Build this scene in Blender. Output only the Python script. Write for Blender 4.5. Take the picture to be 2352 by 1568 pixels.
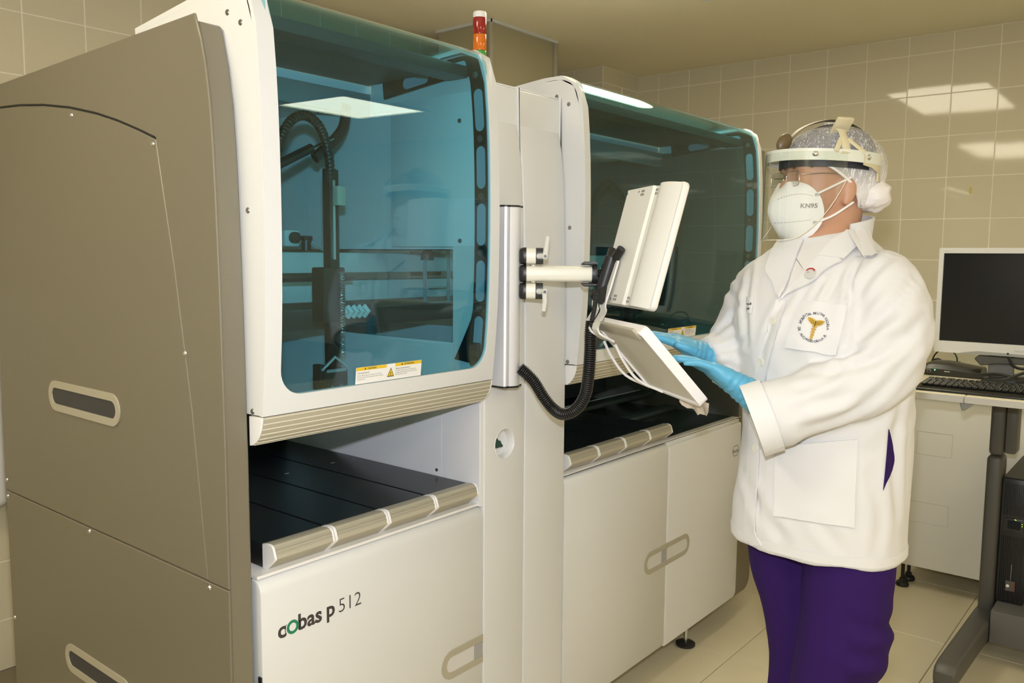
import bpy, bmesh, math, random
from math import sin, cos, pi, radians, sqrt
from mathutils import Vector, Matrix, noise
from mathutils.bvhtree import BVHTree

random.seed(7)
scene = bpy.context.scene
col = scene.collection
for o in list(bpy.data.objects):
    bpy.data.objects.remove(o, do_unlink=True)

# ------------------------------------------------------------------ camera, exposure, light
cam_data = bpy.data.cameras.new('camera')
cam_data.sensor_width = 36.0
cam_data.lens = 1931.76 / 2352 * 36.0
cam_data.clip_start = 0.02
camera = bpy.data.objects.new('camera', cam_data)
col.objects.link(camera)
right = Vector((0.63196248, -0.7749598, 0.00779198))
down = Vector((-0.0729563, -0.06949775, -0.99491077))
fwd = Vector((0.77155739, 0.62817781, -0.10045817))
cm = Matrix.Identity(4)
for i in range(3):
    cm[i][0] = right[i]; cm[i][1] = -down[i]; cm[i][2] = -fwd[i]
cm[2][3] = 1.43
camera.matrix_world = cm
scene.camera = camera

scene.view_settings.view_transform = 'Standard'
scene.view_settings.look = 'None'
scene.view_settings.gamma = 1.0
scene.view_settings.use_curve_mapping = False
scene.view_settings.exposure = 0.12

world = bpy.data.worlds.new('room_air')
scene.world = world
world.use_nodes = True
world.node_tree.nodes['Background'].inputs[0].default_value = (0.9, 0.8, 0.55, 1)
world.node_tree.nodes['Background'].inputs[1].default_value = 0.0

PANEL_COLOR = (1.0, 0.905, 0.68)
PANEL_STRENGTH = 9.3
FLASH_POWER = 23.0
# the camera's own flash, just above the lens
fl = bpy.data.lights.new('camera_flash', 'AREA')
fl.shape = 'RECTANGLE'; fl.size = 0.05; fl.size_y = 0.03
fl.energy = FLASH_POWER
fl.color = (0.86, 0.91, 1.0)
flash = bpy.data.objects.new('camera_flash', fl)
col.objects.link(flash)
fm = cm.copy()
fm.translation = Vector((0, 0, 1.43)) - down * 0.13 + right * 0.0 + fwd * 0.02
flash.matrix_world = fm

# ------------------------------------------------------------------ materials
MATS = {}
def mat(name, color, rough=0.5, metal=0.0, spec=0.5, bump=0.0, bscale=200.0, coat=0.0, sheen=0.0, emit=None, estr=0.0, var=0.0, vscale=3.0, sss=0.0):
    if name in MATS: return MATS[name]
    m = bpy.data.materials.new(name); m.use_nodes = True
    nt = m.node_tree; p = nt.nodes['Principled BSDF']
    p.inputs['Base Color'].default_value = (*color, 1)
    p.inputs['Roughness'].default_value = rough
    p.inputs['Metallic'].default_value = metal
    p.inputs['Specular IOR Level'].default_value = spec
    if coat: p.inputs['Coat Weight'].default_value = coat; p.inputs['Coat Roughness'].default_value = 0.05
    if sheen: p.inputs['Sheen Weight'].default_value = sheen
    if sss:
        p.inputs['Subsurface Weight'].default_value = sss
        p.inputs['Subsurface Radius'].default_value = (0.01, 0.004, 0.002)
    if emit:
        p.inputs['Emission Color'].default_value = (*emit, 1); p.inputs['Emission Strength'].default_value = estr
    tc = None
    if bump or var:
        tc = nt.nodes.new('ShaderNodeTexCoord')
    if bump:
        n = nt.nodes.new('ShaderNodeTexNoise'); n.inputs['Scale'].default_value = bscale; n.inputs['Detail'].default_value = 3
        b = nt.nodes.new('ShaderNodeBump'); b.inputs['Strength'].default_value = bump; b.inputs['Distance'].default_value = 0.002
        nt.links.new(tc.outputs['Object'], n.inputs['Vector'])
        nt.links.new(n.outputs['Fac'], b.inputs['Height'])
        nt.links.new(b.outputs['Normal'], p.inputs['Normal'])
    if var:
        n = nt.nodes.new('ShaderNodeTexNoise'); n.inputs['Scale'].default_value = vscale; n.inputs['Detail'].default_value = 5
        r = nt.nodes.new('ShaderNodeMapRange'); r.inputs['To Min'].default_value = 1 - var; r.inputs['To Max'].default_value = 1 + var
        x = nt.nodes.new('ShaderNodeVectorMath'); x.operation = 'SCALE'; x.inputs[0].default_value = color
        nt.links.new(tc.outputs['Object'], n.inputs['Vector'])
        nt.links.new(n.outputs['Fac'], r.inputs['Value'])
        nt.links.new(r.outputs['Result'], x.inputs['Scale'])
        nt.links.new(x.outputs['Vector'], p.inputs['Base Color'])
    MATS[name] = m
    return m

def glass_mat(name, tint, ior_f0=0.04, gloss_rough=0.0, gcolor=(1, 1, 1)):
    """tinted see-through sheet: transparent tint + fresnel mirror"""
    m = bpy.data.materials.new(name); m.use_nodes = True
    nt = m.node_tree
    for n in list(nt.nodes): nt.nodes.remove(n)
    out = nt.nodes.new('ShaderNodeOutputMaterial')
    tr = nt.nodes.new('ShaderNodeBsdfTransparent'); tr.inputs[0].default_value = (*tint, 1)
    gl = nt.nodes.new('ShaderNodeBsdfGlossy'); gl.inputs['Roughness'].default_value = gloss_rough; gl.inputs[0].default_value = (*gcolor, 1)
    lw = nt.nodes.new('ShaderNodeLayerWeight'); lw.inputs['Blend'].default_value = 0.5
    pw = nt.nodes.new('ShaderNodeMath'); pw.operation = 'POWER'; pw.inputs[1].default_value = 5.0
    ma = nt.nodes.new('ShaderNodeMath'); ma.operation = 'MULTIPLY_ADD'; ma.inputs[1].default_value = 1 - ior_f0; ma.inputs[2].default_value = ior_f0
    mix = nt.nodes.new('ShaderNodeMixShader')
    nt.links.new(lw.outputs['Facing'], pw.inputs[0])
    nt.links.new(pw.outputs[0], ma.inputs[0])
    nt.links.new(ma.outputs[0], mix.inputs[0])
    nt.links.new(tr.outputs[0], mix.inputs[1]); nt.links.new(gl.outputs[0], mix.inputs[2])
    nt.links.new(mix.outputs[0], out.inputs[0])
    MATS[name] = m
    return m

WHITE = mat('white_enamel', (0.68, 0.68, 0.67), 0.38, bump=0.03, bscale=900)
WHITE_IN = mat('white_inner_panel', (0.74, 0.74, 0.75), 0.45)
BROWN = mat('taupe_paint', (0.205, 0.182, 0.130), 0.42, 0.25, bump=0.08, bscale=1200)
BEIGE = mat('champagne_aluminium', (0.45, 0.415, 0.32), 0.42, 0.15)
CAPW = mat('white_plastic_cap', (0.80, 0.78, 0.76), 0.4)
BLACK = mat('black_plastic', (0.012, 0.012, 0.013), 0.38)
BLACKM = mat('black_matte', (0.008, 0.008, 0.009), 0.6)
TRAYB = mat('black_tray_steel', (0.006, 0.006, 0.008), 0.3)
STEEL = mat('steel', (0.62, 0.62, 0.62), 0.22, 1.0)
CHROME = mat('chrome', (0.75, 0.75, 0.76), 0.12, 1.0)
ALU = mat('satin_aluminium', (0.74, 0.74, 0.77), 0.45, 0.35)
SCREW = mat('screw_steel', (0.30, 0.29, 0.27), 0.35, 0.9)
TILE = mat('cream_wall_tile', (0.66, 0.60, 0.44), 0.05, spec=0.5, bump=0.05, bscale=7.0)
TILE_B = mat('cream_wall_tile_plain', (0.86, 0.84, 0.76), 0.22, spec=0.5)
GROUT = mat('wall_grout', (0.84, 0.79, 0.65), 0.7)
FTILE = mat('beige_floor_tile', (0.63, 0.565, 0.40), 0.34, var=0.05, vscale=5, bump=0.02, bscale=300)
FGROUT = mat('floor_grout', (0.22, 0.185, 0.12), 0.9)
CEIL = mat('ceiling_paint', (0.90, 0.82, 0.59), 0.9, var=0.03, vscale=2)
PILLAR = mat('pillar_paint', (0.37, 0.33, 0.21), 0.5)
GLASS = glass_mat('blue_tinted_window', (0.64, 0.885, 0.935), 0.045)
CLEAR = glass_mat('clear_sheet', (0.97, 0.98, 0.97), 0.04)
LENS = glass_mat('spectacle_lens', (0.95, 0.95, 0.93), 0.04)
GRAYP = mat('grey_plastic', (0.22, 0.22, 0.21), 0.5)
ARMW = mat('arm_white', (0.76, 0.73, 0.64), 0.4)
MONW = mat('display_white', (0.80, 0.775, 0.72), 0.35)

# ------------------------------------------------------------------ mesh building
WORLD_OF = {}
class MB:
    def __init__(self): self.bm = bmesh.new(); self.mi = 0
    def _add(self, vs, fs):
        bv = [self.bm.verts.new(v) for v in vs]
        for f in fs:
            try:
                fc = self.bm.faces.new([bv[i] for i in f]); fc.material_index = self.mi
            except ValueError: pass
        return self
    def merge(self, bm2, M=None):
        bm2.verts.index_update()
        vs = [(M @ v.co if M else v.co.copy()) for v in bm2.verts]
        fs = [[v.index for v in f.verts] for f in bm2.faces]
        bm2.free()
        return self._add(vs, fs)
    def box(self, x0, x1, y0, y1, z0, z1, bev=0.0, seg=2, M=None):
        b = bmesh.new()
        v = [b.verts.new((x, y, z)) for x in (x0, x1) for y in (y0, y1) for z in (z0, z1)]
        for f in ((0, 1, 3, 2), (4, 6, 7, 5), (0, 4, 5, 1), (2, 3, 7, 6), (0, 2, 6, 4), (1, 5, 7, 3)):
            b.faces.new([v[i] for i in f])
        if bev: bmesh.ops.bevel(b, geom=list(b.edges), offset=bev, segments=seg, affect='EDGES', profile=0.5)
        return self.merge(b, M)
    def prism(self, poly, fn, t0, t1, bev=0.0, seg=2, only=None):
        """poly: 2-D outline; fn(p,q,t)->3-D point"""
        b = bmesh.new(); n = len(poly)
        a0 = [b.verts.new(fn(p, q, t0)) for p, q in poly]
        a1 = [b.verts.new(fn(p, q, t1)) for p, q in poly]
        b.faces.new(a0[::-1]); b.faces.new(a1)
        for i in range(n):
            b.faces.new([a0[i], a0[(i + 1) % n], a1[(i + 1) % n], a1[i]])
        bmesh.ops.recalc_face_normals(b, faces=list(b.faces))
        if bev:
            caps = [e for e in b.edges if e.calc_face_angle(0) > radians(50)]
            bmesh.ops.bevel(b, geom=caps, offset=bev, segments=seg, affect='EDGES', profile=0.5, clamp_overlap=True)
        return self.merge(b)
    def tube(self, pts, r, n=10, ry=None, up=None, cap=True, closed=False):
        pts = [Vector(p) for p in pts]; k = len(pts)
        rs = r if isinstance(r, (list, tuple)) else [r] * k
        rings = []; prev = None
        for i, p in enumerate(pts):
            if closed: t = pts[(i + 1) % k] - pts[i - 1]
            else: t = pts[min(i + 1, k - 1)] - pts[max(i - 1, 0)]
            t.normalize()
            if prev is None:
                u = Vector(up) if up else (Vector((0, 0, 1)) if abs(t.z) < 0.9 else Vector((1, 0, 0)))
            else: u = prev
            u = (u - t * u.dot(t))
            if u.length < 1e-6: u = t.orthogonal()
            u.normalize(); prev = u
            w = t.cross(u)
            q = (ry[i] if isinstance(ry, (list, tuple)) else ry) if ry else rs[i]
            rings.append([p + u * rs[i] * cos(2 * pi * j / n) + w * q * sin(2 * pi * j / n) for j in range(n)])
        return self.loft(rings, cap and not closed, closed)
    def loft(self, rings, cap=True, closed=False):
        n = len(rings[0]); vs = [v for r in rings for v in r]; fs = []
        m = len(rings)
        for i in range(m if closed else m - 1):
            for j in range(n):
                a = i * n + j; b = i * n + (j + 1) % n; i2 = (i + 1) % m
                fs.append((a, b, i2 * n + (j + 1) % n, i2 * n + j))
        if cap:
            fs.append(tuple(range(n))[::-1]); fs.append(tuple((m - 1) * n + j for j in range(n)))
        return self._add(vs, fs)
    def lathe(self, prof, origin, axis=(0, 0, 1), n=20, cap=True):
        ax = Vector(axis).normalized(); u = ax.orthogonal().normalized(); w = ax.cross(u); o = Vector(origin)
        return self.loft([[o + ax * h + (u * cos(2 * pi * j / n) + w * sin(2 * pi * j / n)) * max(r, 1e-5) for j in range(n)] for r, h in prof], cap)
    def ball(self, c, rx, ry=None, rz=None, nu=14, nv=9, axes=None):
        ry = ry or rx; rz = rz or rx; c = Vector(c)
        A = axes or (Vector((1, 0, 0)), Vector((0, 1, 0)), Vector((0, 0, 1)))
        rings = []
        for i in range(nv + 1):
            th = pi * i / nv
            rings.append([c + A[0] * (rx * max(sin(th), .002) * cos(2 * pi * j / nu)) + A[1] * (ry * max(sin(th), .002) * sin(2 * pi * j / nu)) + A[2] * (-rz * cos(th)) for j in range(nu)])
        return self.loft(rings)
    def grid(self, P, close_u=False):
        nv = len(P); nu = len(P[0]); fs = []
        for i in range(nv - 1):
            for j in range(nu if close_u else nu - 1):
                fs.append((i * nu + j, i * nu + (j + 1) % nu, (i + 1) * nu + (j + 1) % nu, (i + 1) * nu + j))
        return self._add([p for r in P for p in r], fs)
    def sheet(self, P, N, th):
        """closed sheet of thickness th: grid P pushed along N (function or grid)"""
        nv = len(P); nu = len(P[0])
        Q = [[Vector(P[i][j]) + Vector(N[i][j]) * th for j in range(nu)] for i in range(nv)]
        vs = [Vector(p) for r in P for p in r] + [p for r in Q for p in r]; k = nv * nu; fs = []
        for i in range(nv - 1):
            for j in range(nu - 1):
                a, b, c, d = i * nu + j, i * nu + j + 1, (i + 1) * nu + j + 1, (i + 1) * nu + j
                fs.append((d, c, b, a)); fs.append((a + k, b + k, c + k, d + k))
        rim = [j for j in range(nu)] + [i * nu + nu - 1 for i in range(1, nv)] + [(nv - 1) * nu + j for j in range(nu - 2, -1, -1)] + [i * nu for i in range(nv - 2, 0, -1)]
        for a, b in zip(rim, rim[1:] + rim[:1]): fs.append((a, b, b + k, a + k))
        return self._add(vs, fs)
    def build(self, name, mats, parent=None, angle=35, smooth=True, recalc=True):
        bm = self.bm
        if recalc: bmesh.ops.recalc_face_normals(bm, faces=list(bm.faces))
        me = bpy.data.meshes.new(name)
        lo = Vector((1e9,) * 3); hi = Vector((-1e9,) * 3)
        for v in bm.verts:
            for i in range(3):
                lo[i] = min(lo[i], v.co[i]); hi[i] = max(hi[i], v.co[i])
        org = Vector(((lo.x + hi.x) / 2, (lo.y + hi.y) / 2, lo.z))
        for v in bm.verts: v.co -= org
        bm.to_mesh(me); bm.free()
        for m in (mats if isinstance(mats, (list, tuple)) else [mats]): me.materials.append(m)
        if smooth:
            me.shade_smooth(); me.set_sharp_from_angle(angle=radians(angle))
        o = bpy.data.objects.new(name, me); col.objects.link(o)
        place(o, org, parent)
        return o
def place(o, worldpos, parent):
    """worldpos is in the frame of the root (roots may be rotated empties)"""
    WORLD_OF[o] = Vector(worldpos)
    if parent is None: o.location = worldpos
    else:
        o.parent = parent
        o.location = Vector(worldpos) - WORLD_OF[parent]
def empty(name, loc, rz=0.0, label=None, cat=None, group=None):
    e = bpy.data.objects.new(name, None); col.objects.link(e)
    e.location = loc; e.rotation_euler = (0, 0, rz); e.empty_display_size = 0.05
    WORLD_OF[e] = Vector((0, 0, 0)) if rz else Vector(loc)
    tag(e, label, cat, group)
    return e
def tag(o, label=None, cat=None, group=None, kind=None):
    if label: o['label'] = label
    if cat: o['category'] = cat
    if group: o['group'] = group
    if kind: o['kind'] = kind
    return o
def struct(o): o['kind'] = 'structure'; return o
def text_geo(s, size, bold=0.0, shear=0.0, align='LEFT', spacing=1.0):
    cu = bpy.data.curves.new('lettering', 'FONT'); cu.body = s; cu.size = size; cu.offset = bold; cu.shear = shear
    cu.align_x = align; cu.space_character = spacing; cu.resolution_u = 3; cu.fill_mode = 'FRONT'
    ob = bpy.data.objects.new('lettering', cu); col.objects.link(ob)
    dg = bpy.context.evaluated_depsgraph_get()
    me = bpy.data.meshes.new_from_object(ob.evaluated_get(dg))
    vs = [v.co.copy() for v in me.vertices]; fs = [list(p.vertices) for p in me.polygons]
    bpy.data.objects.remove(ob, do_unlink=True); bpy.data.curves.remove(cu); bpy.data.meshes.remove(me)
    return vs, fs
def put_text(mb, s, size, fn, **k):
    vs, fs = text_geo(s, size, **k)
    mb._add([fn(v.x, v.y) for v in vs], fs)
    return mb
def remesh(name, mb, voxel, smooth_it=3, factor=0.5):
    """union of overlapping closed shapes -> one continuous skin; returns (verts, faces)"""
    me = bpy.data.meshes.new(name)
    bmesh.ops.recalc_face_normals(mb.bm, faces=list(mb.bm.faces))
    mb.bm.to_mesh(me); mb.bm.free()
    ob = bpy.data.objects.new(name, me); col.objects.link(ob)
    r = ob.modifiers.new('r', 'REMESH'); r.mode = 'VOXEL'; r.voxel_size = voxel; r.adaptivity = 0
    if smooth_it:
        s = ob.modifiers.new('s', 'SMOOTH'); s.iterations = smooth_it; s.factor = factor
    dg = bpy.context.evaluated_depsgraph_get()
    m2 = bpy.data.meshes.new_from_object(ob.evaluated_get(dg))
    vs = [v.co.copy() for v in m2.vertices]; ns = [v.normal.copy() for v in m2.vertices]
    fs = [tuple(p.vertices) for p in m2.polygons]
    bpy.data.objects.remove(ob, do_unlink=True); bpy.data.meshes.remove(me); bpy.data.meshes.remove(m2)
    return vs, ns, fs
def curve(pts, n=8):
    """Catmull-Rom through points"""
    P = [Vector(p) for p in pts]; P = [P[0] * 2 - P[1]] + P + [P[-1] * 2 - P[-2]]; out = []
    for i in range(1, len(P) - 2):
        for k in range(n):
            t = k / n
            out.append(0.5 * ((2 * P[i]) + (P[i + 1] - P[i - 1]) * t + (2 * P[i - 1] - 5 * P[i] + 4 * P[i + 1] - P[i + 2]) * t * t + (3 * P[i] - P[i - 1] - 3 * P[i + 1] + P[i + 2]) * t ** 3))
    out.append(P[-2]); return out
def interp(tab, z):
    """piecewise-linear lookup in [(key, value)]"""
    tab = sorted(tab)
    if z <= tab[0][0]: return tab[0][1]
    for (a, va), (b, vb) in zip(tab, tab[1:]):
        if z <= b: return va + (vb - va) * (z - a) / (b - a)
    return tab[-1][1]
def capsule(w, h, n=8):
    """stadium outline, long axis = first coordinate"""
    r = h / 2; a = w / 2 - r
    return [(a + r * cos(t), r * sin(t)) for t in [-pi / 2 + pi * i / n for i in range(n + 1)]] + [(-a + r * cos(t), r * sin(t)) for t in [pi / 2 + pi * i / n for i in range(n + 1)]]
def rrect(x0, x1, y0, y1, r, n=5):
    out = []
    for cx, cy, a0 in ((x1 - r, y0 + r, -pi / 2), (x1 - r, y1 - r, 0), (x0 + r, y1 - r, pi / 2), (x0 + r, y0 + r, pi)):
        out += [(cx + r * cos(a0 + pi / 2 * i / n), cy + r * sin(a0 + pi / 2 * i / n)) for i in range(n + 1)]
    return out
def ring_prism(mb, outer, inner, fn, t0, t1):
    """frame between two outlines with equal point counts"""
    n = len(outer)
    vs = [fn(*p, t) for t in (t0, t1) for loop in (outer, inner) for p in loop]; fs = []
    for i in range(n):
        j = (i + 1) % n
        fs += [(i, j, n + j, n + i), (2 * n + i, 3 * n + i, 3 * n + j, 2 * n + j), (i, 2 * n + i, 2 * n + j, j), (n + i, n + j, 3 * n + j, 3 * n + i)]
    mb._add(vs, fs); return mb
# ------------------------------------------------------------------ the room
CZ = 2.52                       # ceiling height
XR, YB = 4.55, 3.10             # right wall, back wall
XL, YF = -2.8, -3.4
def slab(name, *b, m=None):
    return struct(MB().box(*b).build(name, m, smooth=False))
floor = slab('floor', XL, XR + .1, YF, YB + .1, -0.12, -0.0022, m=FGROUT)
ceiling = slab('ceiling', XL, XR + .1, YF, YB + .1, CZ, CZ + .12, m=CEIL)
wall_right = slab('wall_right', XR + .0009, XR + .12, YF, YB + .1, 0, CZ, m=GROUT)
wall_back = slab('wall_back', XL, XR + .1, YB + .0009, YB + .12, 0, CZ, m=GROUT)
wall_left = slab('wall_left', XL - .1, XL, YF, YB, 0, CZ, m=TILE_B)
wall_front = slab('wall_front', XL, XR, YF - .1, YF, 0, CZ, m=TILE_B)

def tile_mesh(name, w, h, d, m, bev=0.0015):
    """tile lying in local XY, face at z = 0 going down to -d, slightly cushioned"""
    mb = MB()
    mb.box(-w / 2, w / 2, -h / 2, h / 2, -d, 0, bev=bev, seg=1)
    o = mb.build(name, m, smooth=False)
    me = o.data
    for v in me.vertices: v.co += o.location
    bpy.data.objects.remove(o)
    return me
def lay(name, me, parent, pos, rot):
    o = bpy.data.objects.new(name, me); col.objects.link(o)
    o.parent = parent; o.location = Vector(pos) - WORLD_OF[parent]; o.rotation_euler = rot
    return o
# floor tiles 0.61 x 0.572
ft = tile_mesh('floor_tile', .6075, .5695, .004, FTILE, .0012)
for i in range(-3, 4):
    for j in range(-4, 5):
        x = 2.76 + .61 * (i - .5); y = .643 + .572 * (j + .5)
        if x + .3 > XR + .31 or y + .28 > YB + .29: continue
        lay('floor_tile', ft, floor, (x, y, 0), (0, 0, 0))
# right wall tiles 0.20 x 0.20 (glossy), faces toward -x
wt = tile_mesh('wall_tile', .197, .197, .008, TILE)
wt_top = tile_mesh('wall_tile', .197, .087, .008, TILE)
R_right = Matrix(((0, 0, -1), (-1, 0, 0), (0, 1, 0)))   # local z -> -x, local x -> -y, local y -> z
for j in range(-9, 10):
    for k in range(0, 8):
        y = .788 + .2 * (j + .5); z = 2.43 - .2 * (k + .5)
        e = R_right.to_euler()
        o = lay('wall_tile', wt, wall_right, (XR, y, z), e)
        o.rotation_euler.rotate_axis('X', radians(random.uniform(-.25, .25))); o.rotation_euler.rotate_axis('Y', radians(random.uniform(-.25, .25)))
    lay('wall_tile', wt_top, wall_right, (XR, .788 + .2 * (j + .5), 2.43 + .045), R_right.to_euler())
# back wall tiles 0.205 square, faces toward -y
bt = tile_mesh('wall_tile', .202, .202, .008, TILE)
R_back = Matrix(((1, 0, 0), (0, 0, -1), (0, 1, 0)))
for i in range(-8, 15):
    for k in range(-1, 12):
        x = 1.209 + .206 * (i + .5); z = .175 + .205 * (k + .5)
        if z < 1.8 and not (x < 1.3): continue
        if z < .1: continue
        lay('wall_tile', bt, wall_back, (x, YB, z), R_back.to_euler())
bt_low = tile_mesh('wall_tile', .202, .172, .008, TILE)
for i in range(-8, 1): lay('wall_tile', bt_low, wall_back, (1.209 + .206 * (i + .5), YB, .0885), R_back.to_euler())
bt_top = tile_mesh('wall_tile', .202, .087, .008, TILE)
for i in range(-8, 15): lay('wall_tile', bt_top, wall_back, (1.209 + .206 * (i + .5), YB, 2.475), R_back.to_euler())
# boxed-in corner between back and right wall
wall_corner = slab('wall_corner', 4.1609, XR + .0005, 2.7309, YB + .0005, 0, CZ, m=GROUT)
R_left = R_right
for k in range(0, 5):
    for x in (4.263, 4.46):
        w2 = wt if x < 4.4 else tile_mesh('wall_tile', .17, .197, .008, TILE)
        lay('wall_tile', w2, wall_corner, (x, 2.73, 2.43 - .2 * (k + .5)), R_back.to_euler())
    for y in (2.83, 3.03):
        lay('wall_tile', wt, wall_corner, (4.16, y, 2.43 - .2 * (k + .5)), R_right.to_euler())
for x in (4.263, 4.46): lay('wall_tile', wt_top, wall_corner, (x, 2.73, 2.475), R_back.to_euler())
for y in (2.83, 3.03): lay('wall_tile', wt_top, wall_corner, (4.16, y, 2.475), R_right.to_euler())
# pillar behind the analyser
pillar = slab('pillar', 3.04, 3.54, 2.62, 2.95, 0, CZ, m=PILLAR)
tr = MB(); tr.box(3.03, 3.555, 2.607, 2.6195, CZ - .014, CZ - .0005); tr.box(3.027, 3.0395, 2.607, 2.96, CZ - .014, CZ - .0005)
tr.build('cornice_strip', mat('pale_strip', (.62, .62, .58), .6), pillar)
for x0, x1, y0, y1 in ((3.026, 3.05, 2.606, 2.6195), (3.53, 3.552, 2.606, 2.6195)):
    MB().box(x0, x1, y0, y1, 1.0, CZ - .015, .002).build('edge_strip', mat('edge_strip_paint', (.40, .37, .28), .5), pillar)

# recessed ceiling lights (some seen as reflections, others out of view)
DIFF = mat('light_diffuser', (.9, .9, .85), .6, emit=PANEL_COLOR, estr=PANEL_STRENGTH)
def ceiling_light(cx, cy, label, hw=.6):
    e = empty('ceiling_light', (cx, cy, CZ - .03), 0, label, 'ceiling light', 'recessed ceiling lights')
    fr = MB()
    o_, i_ = rrect(cx - hw - .02, cx + hw + .02, cy - .32, cy + .32, .01, 2), rrect(cx - hw + .01, cx + hw - .01, cy - .29, cy + .29, .01, 2)
    ring_prism(fr, o_, i_, lambda a, b, t: Vector((a, b, t)), CZ - .028, CZ - .0006)
    fr.build('frame', mat('light_frame', (.8, .78, .7), .5), e, smooth=False)
    MB().box(cx - hw + .012, cx + hw - .012, cy - .288, cy + .288, CZ - .016, CZ - .001).build('diffuser', DIFF, e, smooth=False)
LIGHTS = [(2.80, 1.36, 'warm ceiling panel light above the white analyser', .5), (-.15, 1.55, 'warm ceiling panel light behind the taupe side panel'),
          (2.62, -2.5, 'unseen warm panel light added near the far wall behind the photographer to brighten the ceiling'), (-.15, -2.5, 'unseen warm panel light added in the rear corner behind the photographer to brighten the ceiling'), (-1.9, .2, 'warm ceiling panel light by the plain wall left of the photographer'),  # first two added to lift the light bounced onto the ceiling
          (3.16, -1.08, 'square warm ceiling panel light over the open floor, mirrored in the blue window', .3), (-.15, -1.1, 'warm ceiling panel light above the photographer')]
for c in LIGHTS: ceiling_light(*c)
# white box hung on the back wall, left of the analyser
wb = empty('wall_box', (.86, 3.04, .60), 0, 'white box with rounded corner hung on tiled wall behind the taupe panel', 'wall box')
MB().box(.62, 1.066, 3.0, 3.092, .592, 1.30, .03, 4).build('cover', CAPW, wb)
MB().box(1.067, 1.082, 3.01, 3.09, .66, 1.27, .004).build('edge_gasket', BLACKM, wb)
# tape mark on the right wall
tag(MB().box(XR - .0015, XR - .0003, .873, .885, 1.745, 1.778).build('tape_strip', mat('yellow_tape', (.62, .48, .12), .5), smooth=False),
    'small strip of yellow tape stuck on the tiled wall', 'tape')
# ------------------------------------------------------------------ the analyser
AN = empty('laboratory_analyzer', (1.9, 1.8, 0), 0, 'long white laboratory analyzer with two blue tinted hoods and taupe end panels', 'analyzer')
# body front profile (z -> y) and hood front profile (list of y, z)
HZ = [(0.0, 1.340), (1.08, 1.340), (1.36, 1.344), (1.53, 1.349), (1.63, 1.354), (1.70, 1.360), (1.76, 1.370), (1.81, 1.383), (1.84, 1.392), (1.852, 1.400)]
FP = curve([(1.306, 1.135, 0), (1.299, 1.20, 0), (1.291, 1.30, 0), (1.287, 1.42, 0), (1.286, 1.53, 0), (1.288, 1.65, 0), (1.292, 1.74, 0), (1.297, 1.80, 0), (1.302, 1.845, 0),
            (1.310, 1.873, 0), (1.323, 1.894, 0), (1.343, 1.908, 0), (1.37, 1.916, 0), (1.41, 1.917, 0), (1.48, 1.911, 0), (1.56, 1.903, 0), (1.66, 1.893, 0), (1.72, 1.887, 0)], 5)
FS = [0.0]
for a, b in zip(FP, FP[1:]): FS.append(FS[-1] + (b - a).length)
def hood_pt(s, off=0.0):
    """(y, z) on the hood profile at arc length s, pushed outward by off"""
    i = 0
    while i < len(FS) - 2 and FS[i + 1] < s: i += 1
    t = (s - FS[i]) / (FS[i + 1] - FS[i]); p = FP[i].lerp(FP[i + 1], t)
    i0, i1 = max(i - 1, 0), min(i + 2, len(FP) - 1)
    d = (FP[i1] - FP[i0]).normalized(); n = Vector((-d.y, d.x, 0))
    p = p + n * off
    return p.x, p.y
SMAX = FS[-1]
def yz(p, q, t): return Vector((t, p, q))      # prism helper: outline in (y, z), extruded along x
def xz_at(y0):                                 # outline in (x, z), extruded along y
    return lambda p, q, t: Vector((p, t, q))

# --- body panels ---------------------------------------------------
def profile_poly(z0, z1, yback, dy=0.0, n=26):
    zs = [z0 + (z1 - z0) * i / n for i in range(n + 1)]
    return [(interp(HZ, z) + dy, z) for z in zs] + [(yback, z1), (yback, z0)]
body = MB()
body.prism([(1.372, .12), (1.372, .80), (2.30, .80), (2.30, .12)], yz, .90, 3.06)
body.prism([(2.262, .80), (2.262, 1.845), (2.30, 1.845), (2.30, .80)], yz, .90, 3.06)
body.prism([(1.73, 1.83), (1.73, 1.872), (2.30, 1.845), (2.30, 1.83)], yz, .90, 3.06)
body.build('chassis', WHITE_IN, AN, smooth=False)
for x0, x1 in ((1.5405, 1.6995), (1.7025, 1.8815)):
    colp = MB().prism(profile_poly(.10, 1.852, 1.372), yz, x0, x1, .004, 3).build('column_panel', WHITE, AN)
    if x0 > 1.6: continue
    cut = MB().lathe([(.0385, -.03), (.0385, .0), (.034, .006), (.0335, .022)], (1.6195, 1.3455, .957), (0, 1, 0), 40).build('cutter', WHITE)
    cut.location -= WORLD_OF[AN]; cut.parent = AN
    bo_ = colp.modifiers.new('cut', 'BOOLEAN'); bo_.operation = 'DIFFERENCE'; bo_.object = cut; bo_.solver = 'EXACT'
    bpy.context.view_layer.update()
    me_ = bpy.data.meshes.new_from_object(colp.evaluated_get(bpy.context.evaluated_depsgraph_get()))
    colp.modifiers.clear(); colp.data = me_; me_.set_sharp_from_angle(angle=radians(35))
    bpy.data.objects.remove(cut)
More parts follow.
